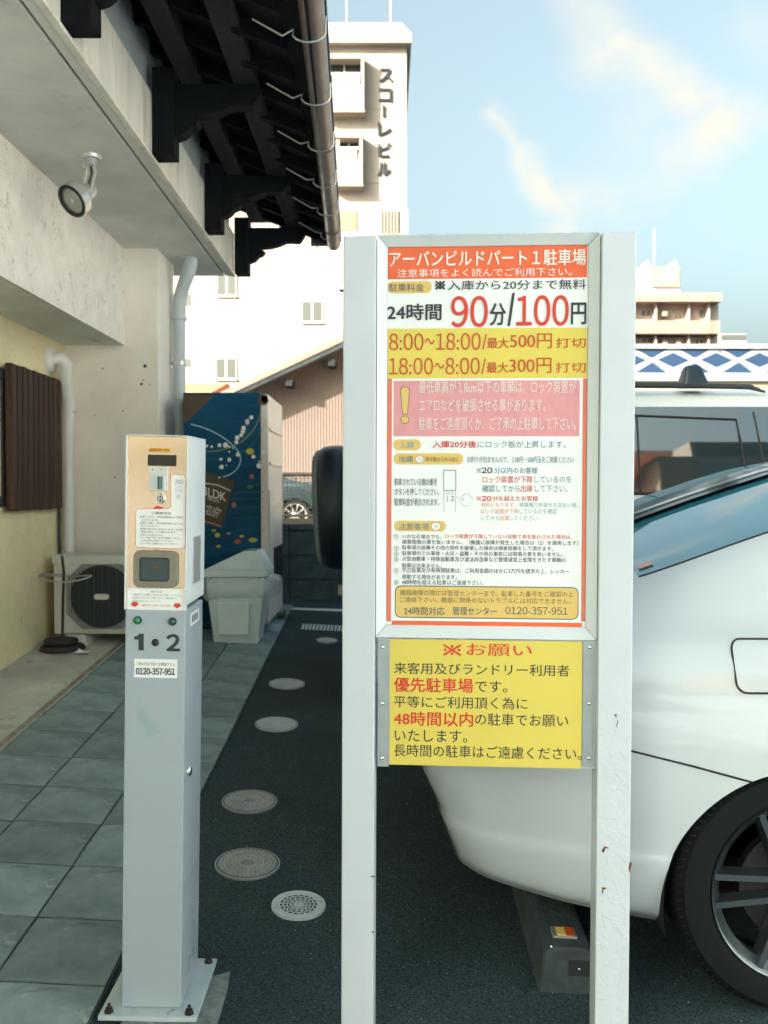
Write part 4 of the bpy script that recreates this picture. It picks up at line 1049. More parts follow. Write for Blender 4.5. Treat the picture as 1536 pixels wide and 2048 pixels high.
    T(Z5, '有料となります。', 682, 445, 895, 474, M_salmon_ink2); T(Z5, '精算機で料金をお支払い後、', 918, 445, 1280, 475, M_ink4)
    T(Z5, 'ロック装置が下降', 682, 483, 912, 515, M_salmon_ink2); T(Z5, 'しているのを確認', 918, 482, 1148, 516, M_ink4)
    T(Z5, 'してから', 682, 526, 796, 556, M_ink4); T(Z5, '出庫', 800, 525, 854, 557, M_salmon_ink2); T(Z5, 'してください。', 860, 526, 1040, 557, M_ink4)
    T(Z5, '駐車されている側の番号', 150, 296, 412, 342, M_ink2, .006); T(Z5, 'ボタンを押してください。', 150, 358, 425, 402, M_ink2, .006); T(Z5, '駐車料金が表示されます。', 150, 418, 425, 466, M_ink2, .006)
    T(Z5, '1', 470, 406, 480, 436, M_ink2, .02); T(Z5, '2', 498, 406, 516, 436, M_ink2, .02)
    T(Z5, '注意事項', 178, 572, 362, 613, M_ink3, .012)
    lines = [('①',147,641,175,669,'いかなる場合でも、',197,641,440,668), (None,0,0,0,0,'損害賠償の責を負いません。（機器に故障が発生した場合は（2）を適用します）',197,676,1280,705),
             ('②',147,713,175,741,'駐車場の設備その他の物件を破壊した場合は損害賠償をして頂きます。',197,711,1125,739), ('③',147,747,175,775,'駐車場内での事故・火災・盗難・その他の事故には賠償の責を負いません。',197,746,1185,774),
             ('④',147,781,175,809,'大型自動車・特殊自動車及び違法改造車など管理運営上支障をきたす車輌の',197,780,1203,810), (None,0,0,0,0,'駐車は出来ません。',197,818,440,847),
             ('⑤',147,851,175,879,'不正駐車及び長時間駐車は、ご利用金額のほかに5万円を請求の上、レッカー',197,850,1222,880), (None,0,0,0,0,'移動する場合があります。',197,888,535,918),
             ('⑥',147,923,175,951,'48時間を超える駐車はご遠慮下さい。',197,922,695,952)]
    for n_, a, b, c, d, s, e, f, g, h in lines:
        if n_: T(Z5, n_, a, b, c, d, M_ink, .0)
        T(Z5, s, e, f, g, h, M_ink, .0)
    T(Z5, 'ロック装置が下降していない状態で車を動かされた場合は、', 462, 641, 1243, 669, M_salmon_ink, .008)
    T(Z5, '機器故障の際には管理センターまで、駐車した番号をご確認の上', 183, 986, 1250, 1022, M_brown_ink, .004)
    T(Z5, 'ご連絡下さい。機器に関係のないトラブルには対応できません。', 183, 1029, 1233, 1064, M_brown_ink, .004)
    T(Z5, '24時間対応', 208, 1087, 458, 1138, M_ink2, .012); T(Z5, '管理センター', 508, 1087, 778, 1138, M_ink2, .006); T(Z5, '0120-357-951', 832, 1088, 1215, 1134, M_ink2, .01)
    # little drawing of the pay machine and the pointing hand
    def line(pts, m_, w=.0011):
        P = [Vector((S(*Z5(x, y), yt)[0], yt, S(*Z5(x, y), yt)[1])) for x, y in pts]
        mb = MB()
        for i in range(len(P)-1):
            t = (P[i+1]-P[i]).normalized(); nn = Vector((-t.z, 0, t.x))*w*.5; mb.face([P[i]+nn, P[i+1]+nn, P[i+1]-nn, P[i]-nn])
        mb.build('line_drawing', m_, po, world=False)
    line([(452,247),(527,247),(527,372),(452,372),(452,247)], M_ink2, .0013); line([(454,374),(454,505)], M_ink4); line([(526,374),(526,505)], M_ink4)
    line([(530,408),(575,432),(565,405),(600,388),(632,428)], M_ink4); line([(548,432),(575,464),(607,464)], M_ink4)
    for x in (474, 505):
        line([(x+9*math.cos(R(a)), 387+9*math.sin(R(a))) for a in range(0,361,45)], M_vm_grn, .0006)
    for (x, y, rr) in ((306,180,22), (405,592,25)):
        c = S(*Z5(x, y), yb2); k = rr/3.072/F*2.1
        MB().face([(c[0]+k*1.15*math.cos(R(a)), yb2, c[1]+k*math.sin(R(a))) for a in range(0,360,20)]).build('round_symbol', M_poster, po, world=False)
        line([(x+rr*1.1*math.cos(R(a)), y+rr*math.sin(R(a))) for a in range(0,361,24)], M_salmon_ink, .0007)
        line([(x-12,y-4),(x+2,y+8),(x-2,y-8),(x+10,y-6),(x+12,y+8)], M_ink3, .0007)
    kome(Z4, 400, 312, 462, 366, M_ink, .0042, yt, po)
    kome(Z5, 654, 232, 684, 264, M_ink3, .0012, yt, po); kome(Z5, 654, 406, 684, 436, M_salmon_ink, .0012, yt, po)
    for (k, mn, b), mb in groups.items(): mb.build('lettering', MATS[mn], po, world=False)
    # ---- lower yellow panel
    groups.clear()
    Z7 = lambda x, y: (740+x/1.9296, 1240+y/1.9296)
    yl0 = .018
    def R7(px0, py0, px1, py1, yl):
        a = S(px0, (py0+py1)/2, yl)[0]; b = S(px1, (py0+py1)/2, yl)[0]; t = S((px0+px1)/2, py0, yl)[1]; u = S((px0+px1)/2, py1, yl)[1]
        return a, b, u, t
    a, b, u, t = R7(755, 1280, 1196, 1534, yl0)
    MB().box(a, b, yl0+.004, yl0+.007, u, t).build('backing_plate', M_alu, o, world=False)
    ya, yb_, yu, yt_ = R7(779, 1281, 1164, 1533.5, yl0)
    yp_ = MB().box(ya, yb_, yl0+.001, yl0+.0038, yu, yt_).build('yellow_panel', M_yellow_panel, o, world=False)
    for (p0, p1) in ((755, 778), (1165, 1188)):
        c0, c1, cu, ct = R7(p0, 1281, p1, 1533, yl0)
        MB().box(c0, c1, yl0-.001, yl0+.0038, cu, ct).build('edge_strip', M_plate, o, world=False, bev=.0006)
        for py in (1294, 1407, 1516):
            cx_ = (c0+c1)/2; z = S((p0+p1)/2, py, yl0)[1]
            MB().lathe([(.0045,0),(.0042,.0018),(.0025,.003),(0,.0034)], (cx_+(-.002 if p0 < 800 else .002), yl0-.001, z), (0,-1,0), 12).build('rivet', M_chrome, o, world=False, smooth=60)
    MB().box(b+.0008, xr0-.0006, yl0+.01, yl0+.03, u, t-.002).build('side_channel', M_seal, o, world=False)
    yy = yl0+.0002
    for (s, x0_, y0_, x1_, y1_, m_, bo) in (('お願い',372,92,625,140,M_red,.012), ('来客用及びランドリー利用者',92,168,770,213,M_ink,.006), ('優先駐車場',92,223,398,280,M_red,.03), ('です。',405,235,530,279,M_ink,.006),
            ('平等にご利用頂く為に',92,296,608,342,M_ink,.006), ('48時間以内',92,354,398,410,M_red,.03), ('の駐車でお願い',405,362,765,410,M_ink,.006), ('いたします。',95,424,375,471,M_ink,.006), ('長時間の駐車はご遠慮ください。',92,486,818,534,M_ink,.006)):
        T(Z7, s, x0_, y0_, x1_, y1_, m_, bo, yy, 'y')
    kome(Z7, 280, 94, 354, 138, M_red, .0045, yy-.0001, yp_)
    for (k, mn, b), mb in groups.items(): mb.build('lettering', MATS[mn], yp_, world=False)
sign()

# ================================================================== PAY MACHINE
def machine():
    y = 2.19; roll = R(1.15); pitch = R(.7)
    c = wp(310, 1230, y)
    zb = zg(-.58, y)+.014
    x0 = c.x - math.sin(roll)*(c.z-zb)
    o = empty('parking_meter', (x0, y+math.sin(pitch)*(c.z-zb), zb), 'grey parking pay machine on a pedestal marked 1 and 2', 'pay machine', None, (pitch, roll, 0))
    M = Matrix.Translation(o.location) @ Euler((pitch, roll, 0)).to_matrix().to_4x4()
    S = lambda px, py, yl=0.0: local_at(M, px, py, yl)
    xl = S(250.5, 1230)[0]; xr = S(371.5, 1230)[0]; zj = S(312, 1219.5)[1]; zt = S(315, 870.5)[1]
    D = .205
    col = MB().box(xl, xr, 0, D, .006, zj-.0006).build('pedestal', M_machine, o, world=False, bev=.003, seg=2)
    # head shell: side cheeks, top, back, base
    hx0, hx1 = S(252.0, 1000)[0], S(376, 1000)[0]; ty = -.006
    hm = MB(); t = .0025
    shell = MB().box(hx0, hx1, ty+.012, D+.004, zj+.011, zt-.002).build('head', M_shell, o, world=False, bev=.002)
    for nm, bx in (('cheek', (hx0, hx0+t, ty, ty+.0118)), ('cheek', (hx1-t, hx1, ty, ty+.0118))):
        MB().box(bx[0], bx[1], bx[2], bx[3], zj, zt).build(nm, M_shell, shell, world=False)
    MB().box(hx0, hx1, ty, D+.005, zt-.0018, zt+.0004).build('top_cover', M_shell, o, world=False)
    ys = ty+.0095
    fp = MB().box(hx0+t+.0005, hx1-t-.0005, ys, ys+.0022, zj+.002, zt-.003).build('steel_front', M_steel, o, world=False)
    A4 = lambda x, y_: (240+x/8.533, 860+y_/8.533)
    A5 = lambda x, y_: (240+x/8.533, 1000+y_/8.533)
    A8 = lambda x, y_: (230+x/3.793, 860+y_/3.793)
    def rc(Zf, x0_, y0_, x1_, y1_, yl):
        xm, ym = (x0_+x1_)/2, (y0_+y1_)/2
        return S(*Zf(x0_, ym), yl)[0], S(*Zf(x1_, ym), yl)[0], S(*Zf(xm, y1_), yl)[1], S(*Zf(xm, y0_), yl)[1]
    def bx(nm, Zf, x0_, y0_, x1_, y1_, ya, yb, m_, par, bev=0, r=0, **kw):
        a, b, u, t_ = rc(Zf, x0_, y0_, x1_, y1_, ya)
        mb = MB()
        if r: mb.prism(rrect(a, u, b, t_, r, 5), 'y', ya, yb)
        else: mb.box(a, b, ya, yb, u, t_)
        return mb.build(nm, m_, par, world=False, bev=bev, **kw)
    def tx(s, Zf, x0_, y0_, x1_, y1_, yl, m_, par, b=0.0):
        a, c_, u, t_ = rc(Zf, x0_, y0_, x1_, y1_, yl); mb = MB(); put_text(mb, s, a, u, c_, t_, yl, b); mb.build('lettering', m_, par, world=False)
    p = bx('amber_label', A4, 487, 308, 853, 374, ys-.0006, ys-.0001, mat('amber_print', s2l((214,158,40)), .4), o); tx('車室番号を押して下さい', A4, 508, 322, 835, 366, ys-.0009, M_rust, p, .01)
    bx('fee_display', A4, 473, 424, 962, 614, ys-.0015, ys-.0001, M_dispgl, o)
    cp_ = bx('coin_plate', A4, 500, 622, 816, 1040, ys-.002, ys-.0001, M_alu, o, bev=.0005)
    for x in (556, 702): 
        q = S(*A4(x, 675), ys-.002); MB().lathe([(.0016,0),(.0014,.0008),(0,.001)], (q[0], ys-.002, q[1]), (0,-1,0), 10).build('screw', M_black, cp_, world=False)
    bx('slot_bezel', A4, 532, 765, 772, 1038, ys-.0045, ys-.0021, M_alu, cp_, bev=.001)
    bx('coin_slot', A4, 555, 790, 745, 1015, ys-.0052, ys-.0046, M_pipe_grey, cp_)
    bx('slot_gap', A4, 640, 792, 665, 1012, ys-.0058, ys-.0053, M_black, cp_); bx('slot_shutter', A4, 667, 795, 728, 1012, ys-.0058, ys-.0053, mat('slot_green', (.10,.22,.20), .4), cp_)
    q = S(*A4(695, 1172), ys-.002); rr = .0115
    lk = MB().lathe([(rr,0),(rr,.004),(rr*.8,.006),(0,.006)], (q[0], ys, q[1]), (0,-1,0), 24).build('lock', M_chrome, o, world=False, smooth=35)
    MB().lathe([(rr*.45,0),(rr*.62,0),(rr*.62,.0008),(rr*.45,.0008)], (q[0], ys-.0062, q[1]), (0,-1,0), 20, closed=True).build('lock_ring', M_black, lk, world=False)
    MB().box(q[0]-.001, q[0]+.001, ys-.0072, ys-.0062, q[1]-.005, q[1]+.005).build('keyhole', M_black, lk, world=False)
    # red curved label under the lock
    pts = [(575,1350),(590,1310),(640,1290),(700,1310),(740,1325),(700,1348)]
    MB().face([(S(*A4(*p_), ys-.0005)[0], ys-.0005, S(*A4(*p_), ys-.0005)[1]) for p_ in pts]).build('red_mark', M_red, o, world=False)
    # L-shaped instruction label: red outline and white face
    def lab(d, m_, yl, nm):
        P = [(870-d,770-d),(1080,770-d),(1110+d,790-d),(1122+d,830),(1110+d,1960+d*0),(1095+d,2010),(1050,2022+d),(300,2000+d),(272-d,1960),(275-d,1390),(300,1355-d),(840,1345-d),(872-d,1315)]
        pr = []
        for x, yy in P:
            a = S(*A4(x, yy), yl); pr.append((a[0], yl, a[1]))
        return MB().face(pr).build(nm, m_, o, world=False)
    lab(9, M_salmon_ink, ys-.0004, 'label_border'); lb = lab(0, M_white_print, ys-.0010, 'instruction_label')
    yt = ys-.0015
    tx('500', A4, 950, 850, 1062, 918, yt, M_ink3, lb, .01); tx('100', A4, 955, 1005, 1052, 1050, yt, M_ink4, lb); tx('硬貨', A4, 968, 1110, 1028, 1140, yt, M_ink2, lb); tx('使用可', A4, 950, 1150, 1045, 1180, yt, M_ink4, lb)
    for (x, yy, k) in ((1005,885,74),(1003,1028,60)):
        q = S(*A4(x, yy), yt); kk = k/8.533/F*2.25
        MB().tube([(q[0]+kk*math.cos(R(a)), yt, q[1]+kk*math.sin(R(a))) for a in range(0,360,15)], .00025, 4, closed=True).build('coin_outline', M_ink3, lb, world=False)
    tx('ご使用方法', A5, 540, 203, 868, 246, yt, M_ink, lb, .02)
    ins = [('1.',320,'駐車してから、約20分経過後ロック板が',345,1072,290), ('',0,'上がります。',358,665,342), ('2.',320,'出庫する際に、表示金額を投入口へお支',345,1072,397), ('',0,'払いください。',358,650,440), ('3.',320,'駐車料金が¥1,000のときは、500円',345,1068,500),
           ('',0,'硬貨は投入しても返却されます。',358,960,548), ('4.',320,'お釣りは出ません。',345,745,598), ('5.',320,'ロック板が下がったのを確認してから、',345,1030,645), ('',0,'10分以内に出庫してください。',358,905,695), ('6.',320,'ロック板には触れないでください。',345,985,745)]
    for n_, nx, s, xa, xb, yc in ins:
        if n_: tx(n_, A5, 322, yc-12, 336, yc+14, yt, M_ink2, lb)
        tx(s, A5, xa, yc-16, xb, yc+16, yt, M_ink2, lb, .004)
    # coin return
    fr = bx('return_frame', A5, 222, 862, 985, 1500, ys-.008, ys-.0001, M_olive, o, bev=.002, r=.016)
    bx('return_rim', A5, 335, 985, 835, 1388, ys-.0098, ys-.0081, M_seal, fr, r=.007)
    bx('return_window', A5, 352, 1003, 820, 1373, ys-.0106, ys-.0099, mat('return_glass', (.035,.055,.06), .12, coat=.5), fr, r=.006)
    bx('return_flap', A5, 560, 1130, 690, 1155, ys-.0113, ys-.0107, M_rust, fr)
    tx('返却口', A5, 590, 832, 680, 856, ys-.0005, M_brown_ink, o)
    # lower white label
    l2 = bx('button_label', A5, 125, 1512, 1112, 1878, ys-.0008, ys-.0001, M_white_print, o)
    y2 = ys-.0012
    tx('操作方法', A5, 522, 1550, 718, 1582, y2, M_ink2, l2, .01)
    tx('1.車室ボタンの番号と同じボタンを押してください。', A5, 200, 1600, 1050, 1640, y2, M_ink3, l2)
    tx('2.料金を入れるとロック板が下がり、出庫出来ます。', A5, 200, 1655, 980, 1690, y2, M_ink3, l2)
    tx('3.係員の指示に従ってください。', A5, 200, 1710, 710, 1742, y2, M_ink3, l2)
    tx('緑色ボタンを押してから出庫', A5, 375, 1782, 852, 1818, y2, M_salmon_ink, l2, .01)
    for x in (250, 975):
        P = [(x-48,-45),(x+50,-45),(x+50,-12),(x+80,-8),(x,42),(x-80,-8),(x-48,-12)]
        yy0 = 1785 if x < 500 else 1808
        MB().face([(S(*A5(p_[0], yy0+p_[1]), y2)[0], y2, S(*A5(p_[0], yy0+p_[1]), y2)[1]) for p_ in P]).build('red_arrow', M_red, l2, world=False)
    # buttons
    for (x, yy, m_) in ((173,1443,M_btn),(437,1453,M_btn2)):
        q = S(*A8(x, yy), 0); r_ = .0095
        b_ = MB().lathe([(r_,-.001),(r_,.004),(r_*.85,.006),(r_*.72,.006)], (q[0],0,q[1]), (0,-1,0), 28).build('button_ring', M_black, o, world=False, smooth=35)
        MB().lathe([(r_*.78,.0),(r_*.76,.006),(r_*.6,.0085),(0,.0095)], (q[0],-.0005,q[1]), (0,-1,0), 24).build('button', m_, b_, world=False, smooth=50)
    MB().face([(S(*A8(px_, py_), -.0005)[0], -.0005, S(*A8(px_, py_), -.0005)[1]) for px_, py_ in ((218,1545),(218,1672),(178,1672),(178,1590),(146,1590),(146,1566),(170,1562),(184,1545))]).build('lettering', M_ink, o, world=False); tx('2', A8, 388, 1548, 495, 1680, -.0009, M_ink, o, .085)
    q = S(*A8(307, 1612), 0); MB().lathe([(.0088,-.001),(.0088,.002),(.006,.005),(0,.0058)], (q[0],0,q[1]), (0,-1,0), 24).build('sensor_dome', M_black, o, world=False, smooth=60)
    st = bx('phone_sticker', A8, 145, 1738, 472, 1880, -.0005, .0, M_white_print, o)
    tx('ご用の方は下記へお電話下さい', A8, 160, 1764, 455, 1788, -.0009, M_ink2, st, .005); tx('0120-357-951', A8, 158, 1806, 455, 1858, -.0014, M_ink, st, .06)
    # side door, seams, recess, lock and stickers (right hand side)
    MB().box(xr+.0002, xr+.0016, .008, D-.008, .30, zj-.055).build('side_door', M_machine, o, world=False, bev=.0006)
    MB().box(xr+.0002, xr+.0016, .008, D-.008, .09, .296).build('side_cover', M_machine, o, world=False, bev=.0006)
    MB().box(xr+.0005, xr+.001, .05, D-.05, zj-.047, zj-.016).build('side_sticker', M_white_print, o, world=False)
    for i in range(5): MB().box(xr+.0012, xr+.0015, .068+.015*i, .076+.015*i, zj-.040, zj-.022).build('sticker_mark', M_ink, o, world=False)
    MB().box(hx1+.0001, hx1+.0022, .06, .15, zj+.055, zj+.17).build('handle_recess', M_alu, o, world=False, bev=.0007)
    zl = S(372, 1551)[1]
    MB().lathe([(.013,0),(.013,.006),(.010,.009),(0,.0095)], (xr+.0015,.035,zl), (1,0,0), 20).build('door_lock', M_chrome, o, world=False, smooth=40)
    for (yy_, zz_) in ((.10,.065),(.15,.075)): MB().lathe([(.020,0),(.021,.001),(.0,.0012)], (xr+.0003,yy_,zz_), (1,0,0), 24).build('hole_plug', M_machine, o, world=False)
    # base plate, anchor bolts
    e0, e1 = S(203, 2043)[0]-.0, xr+.042
    bp = MB().box(xl-.045, xr+.045, -.038, D+.03, -.006, .0055).build('base_plate', M_plate_white, o, world=False, bev=.001)
    for (bx_, by_) in ((xl-.024,-.020),(xr+.024,-.020),(xr+.026,D+.010),(xl-.024,D+.010)):
        b_ = MB().lathe([(.012,0),(.012,.0025),(.0095,.003),(.0095,.010),(.0045,.0105),(.0045,.020),(0,.021)], (bx_,by_,.0056), (0,0,1), 6).build('anchor_bolt', M_stand, bp, world=False)
    # footing
    f = MB(); X0, X1 = xl-.055, xr+.085
    ft = tag(MB().prism(rrect(-.605+xl+.05, y-.10, -.575+xr+.105, y+D+.085, .03), 'z', zb-.10, zb-.0065).build('concrete_footing', M_footing, bev=.006), 'small rough concrete footing under the pay machine base plate', 'footing')
M_plate_white = mat('painted_base_plate', (.50,.60,.64), .5, var=.15, vscale=20, dirt=((.15,.16,.15), 28, .62, .08))
machine()
# ================================================================== CARS
def pchip(xk, yk, x):
    xk = np.array(xk, float); yk = np.array(yk, float); h = np.diff(xk); d = np.diff(yk)/h; n = len(xk)
    m = np.zeros(n)
    for i in range(1, n-1):
        if d[i-1]*d[i] > 0:
            w1 = 2*h[i]+h[i-1]; w2 = h[i]+2*h[i-1]; m[i] = (w1+w2)/(w1/d[i-1]+w2/d[i])
    m[0] = d[0]; m[-1] = d[-1]
    x = np.clip(x, xk[0], xk[-1]); i = np.clip(np.searchsorted(xk, x)-1, 0, n-2)
    t = (x-xk[i])/h[i]; t2 = t*t; t3 = t2*t
    return (2*t3-3*t2+1)*yk[i]+(t3-2*t2+t)*h[i]*m[i]+(-2*t3+3*t2)*yk[i+1]+(t3-t2)*h[i]*m[i+1]

def loft(name, root, rows, plan, Yn, half, xs, tx, body_m, glass_m, glass_test, arches, roll=0.0, place=None):
    """rows: list of functions X -> (v fraction, z, x shift). Returns helper giving the near-side surface."""
    nr = len(rows); ts = np.array(tx); Yc = Yn+half
    grid = np.zeros((len(xs), len(ts), 3))
    rv = [np.array([r(x)[0] for x in xs]) for r in rows]; rz = [np.array([r(x)[1] for x in xs]) for r in rows]; rsx = [np.array([r(x)[2] for x in xs]) for r in rows]
    for i, x in enumerate(xs):
        vv = [rv[j][i] for j in range(nr)]; zz = [rz[j][i] for j in range(nr)]; sx = [rsx[j][i] for j in range(nr)]
        k = list(range(nr)); pv = plan(x)
        V = pchip(k, vv, ts)*pv; Z = pchip(k, zz, ts); S_ = pchip(k, sx, ts)
        grid[i, :, 0] = x+S_*math.exp(-max(0, x-xs[0])/.35); grid[i, :, 1] = Yc-V; grid[i, :, 2] = Z
    # mirror to the far side
    far = grid[:, ::-1][:, 1:].copy(); far[:, :, 1] = 2*Yc-far[:, :, 1]
    G = np.concatenate([grid, far], 1)
    T_ = np.concatenate([ts, (2*(nr-1)-ts[::-1])[1:]])
    # roll about the near side
    G[:, :, 2] += roll*(G[:, :, 1]-Yn)
    nx, nt = G.shape[:2]
    body = MB(); glass = MB(); bi = {}; gi = {}
    def vid(mb, d, i, j):
        if (i, j) not in d:
            p = G[i, j].copy()
            side_near = j < len(ts)
            for (ax, az, ar) in arches:
                azz = az+(0 if side_near else roll*2*half)
                dx, dz = p[0]-ax, p[2]-azz; rr = math.hypot(dx, dz)
                if T_[j] < 6.0 or T_[j] > 2*(nr-1)-6.0:
                    if rr < ar+.035 and rr > 1e-6 and ((i, j) in edge):
                        p[0] = ax+dx/rr*ar; p[2] = azz+dz/rr*ar
            d[(i, j)] = len(mb.v); mb.v.append((float(p[0]), float(p[1]), float(p[2])))
        return d[(i, j)]
    removed = np.zeros((nx-1, nt-1), bool)
    for i in range(nx-1):
        for j in range(nt-1):
            c = (G[i, j]+G[i+1, j]+G[i, j+1]+G[i+1, j+1])/4; tt = (T_[j]+T_[j+1])/2
            if tt < 6 or tt > 2*(nr-1)-6:
                az_off = 0 if tt < nr else roll*2*half
                for (ax, az, ar) in arches:
                    if math.hypot(c[0]-ax, c[2]-az-az_off) < ar: removed[i, j] = True
    edge = set()
    for i in range(nx):
        for j in range(nt):
            cells = [(a, b) for a in (i-1, i) for b in (j-1, j) if 0 <= a < nx-1 and 0 <= b < nt-1]
            st = [removed[a, b] for a, b in cells]
            if any(st) and not all(st): edge.add((i, j))
    for i in range(nx-1):
        for j in range(nt-1):
            if removed[i, j]: continue
            tt = (T_[j]+T_[j+1])/2; tm = tt if tt <= nr-1 else 2*(nr-1)-tt; xm = (xs[i]+xs[i+1])/2
            if glass_test(xm, tm): glass.f.append((vid(glass, gi, i, j), vid(glass, gi, i, j+1), vid(glass, gi, i+1, j+1), vid(glass, gi, i+1, j)))
            else: body.f.append((vid(body, bi, i, j), vid(body, bi, i, j+1), vid(body, bi, i+1, j+1), vid(body, bi, i+1, j)))
    # close both ends and the floor
    for i in (0, nx-1): body.f.append(tuple(vid(body, bi, i, j) for j in range(nt)))
    ob = body.build('body', body_m, root, smooth=38, world=True)
    gl = glass.build('glass', glass_m, root, smooth=60, world=True) if glass.f else None
    def surf(x, z):
        i = int(np.clip(np.searchsorted(xs, x)-1, 0, nx-2)); best = None
        f = (x-xs[i])/(xs[i+1]-xs[i]); col_ = G[i, :len(ts)]*(1-f)+G[i+1, :len(ts)]*f
        zz = col_[:, 2]; k = int(np.clip(np.searchsorted(zz, z)-1, 0, len(zz)-2)); g = np.clip((z-zz[k])/(zz[k+1]-zz[k]+1e-9), 0, 1)
        return float(col_[k, 1]*(1-g)+col_[k+1, 1]*g)
    return ob, gl, surf, G

def dbl_wheel(root, X, Y, Z, r, rr, w, out, rim_m, nsp=5, double=True, name='wheel'):
    """out = -1: outer face towards the camera"""
    wh = empty(name, (0,0,0), None, None); bpy.data.objects.remove(wh)
    ax = (0, out, 0)
    hub = MB().lathe([(0,-.05),(rr*.62,-.05),(rr*.62,-.02),(.05,-.02),(.05,.0),(0,.0)], (X, Y+out*(-.03), Z), ax, 28).build(name, mat_disc, root, smooth=40)
    wo = 0; e = w
    tp = [(rr*.985,-e),(rr*1.03,-e),(r*.93,-e+.004),(r*.985,-e+.022),(r,-e+.045),(r,-.045),(r*.985,-.02),(r*.93,-.002),(rr*1.10,.004),(rr*1.03,.0),(rr*.985,-.012)]
    MB().lathe(tp, (X,Y,Z), ax, 72, closed=True).build('tyre', M_tyre, hub, smooth=35)
    if r > .28 and out < 0 and Y < 3:
        tr = MB()
        for i in range(90):
            a = 2*math.pi*i/90; c, s = math.cos(a), math.sin(a)
            for (q0, q1) in ((.952, .985),):
                da = .008
                tr.face([(X+r*q0*math.cos(a-da), Y+out*(-.0045), Z+r*q0*math.sin(a-da)), (X+r*q0*math.cos(a+da), Y+out*(-.0045), Z+r*q0*math.sin(a+da)), (X+r*q1*math.cos(a+da+.02), Y+out*(-.0175), Z+r*q1*math.sin(a+da+.02)), (X+r*q1*math.cos(a-da+.02), Y+out*(-.0175), Z+r*q1*math.sin(a-da+.02))])
        tr.build('tread_groove', M_seal, hub)
    rim = MB().lathe([(rr*.99,-.10),(rr*.90,-.09),(rr*.88,-.03),(rr*.955,-.012),(rr*.985,-.001),(rr*1.0,.001),(rr*1.0,-.01),(rr*1.0,-.10)], (X,Y,Z), ax, 72, closed=True)
    for s in range(nsp):
        for off in ((-.045, .045) if double else (0,)):
            a = 2*math.pi*s/nsp+math.pi
            ca, sa = math.cos(a), math.sin(a)
            def P(rad, t, dep): return (X+rad*ca-t*sa, Y+out*dep, Z+rad*sa+t*ca)
            k = rr/.23
            o0, o1 = off*k*.55, off*k*.82; h0, h1 = .016*k, .014*k; r0, r1 = .045*k, rr*.95
            vs = [P(r0,o0-h0,-.045),P(r0,o0+h0,-.045),P(r1,o1+h1,-.05),P(r1,o1-h1,-.05),P(r0,o0-h0*.5,-.020),P(r0,o0+h0*.5,-.020),P(r1,o1+h1*.55,-.008),P(r1,o1-h1*.55,-.008)]
            rim.add(vs, [(3,2,1,0),(4,5,6,7),(0,1,5,4),(1,2,6,5),(2,3,7,6),(3,0,4,7)])
    rim.lathe([(rr*.25,-.05),(rr*.25,-.022),(rr*.15,-.012),(0,-.012)], (X,Y,Z), ax, 30)
    rim.build('rim', rim_m, hub, smooth=35)
    return hub
mat_disc = mat('brake_disc', (.02,.022,.024), .45, .6)

def tube_on(surf, pts, r, root, name, m_, out=.0008):
    P = [(x, surf(x, z)-out, z) for x, z in pts]
    MB().tube(P, r, 6).build(name, m_, root)

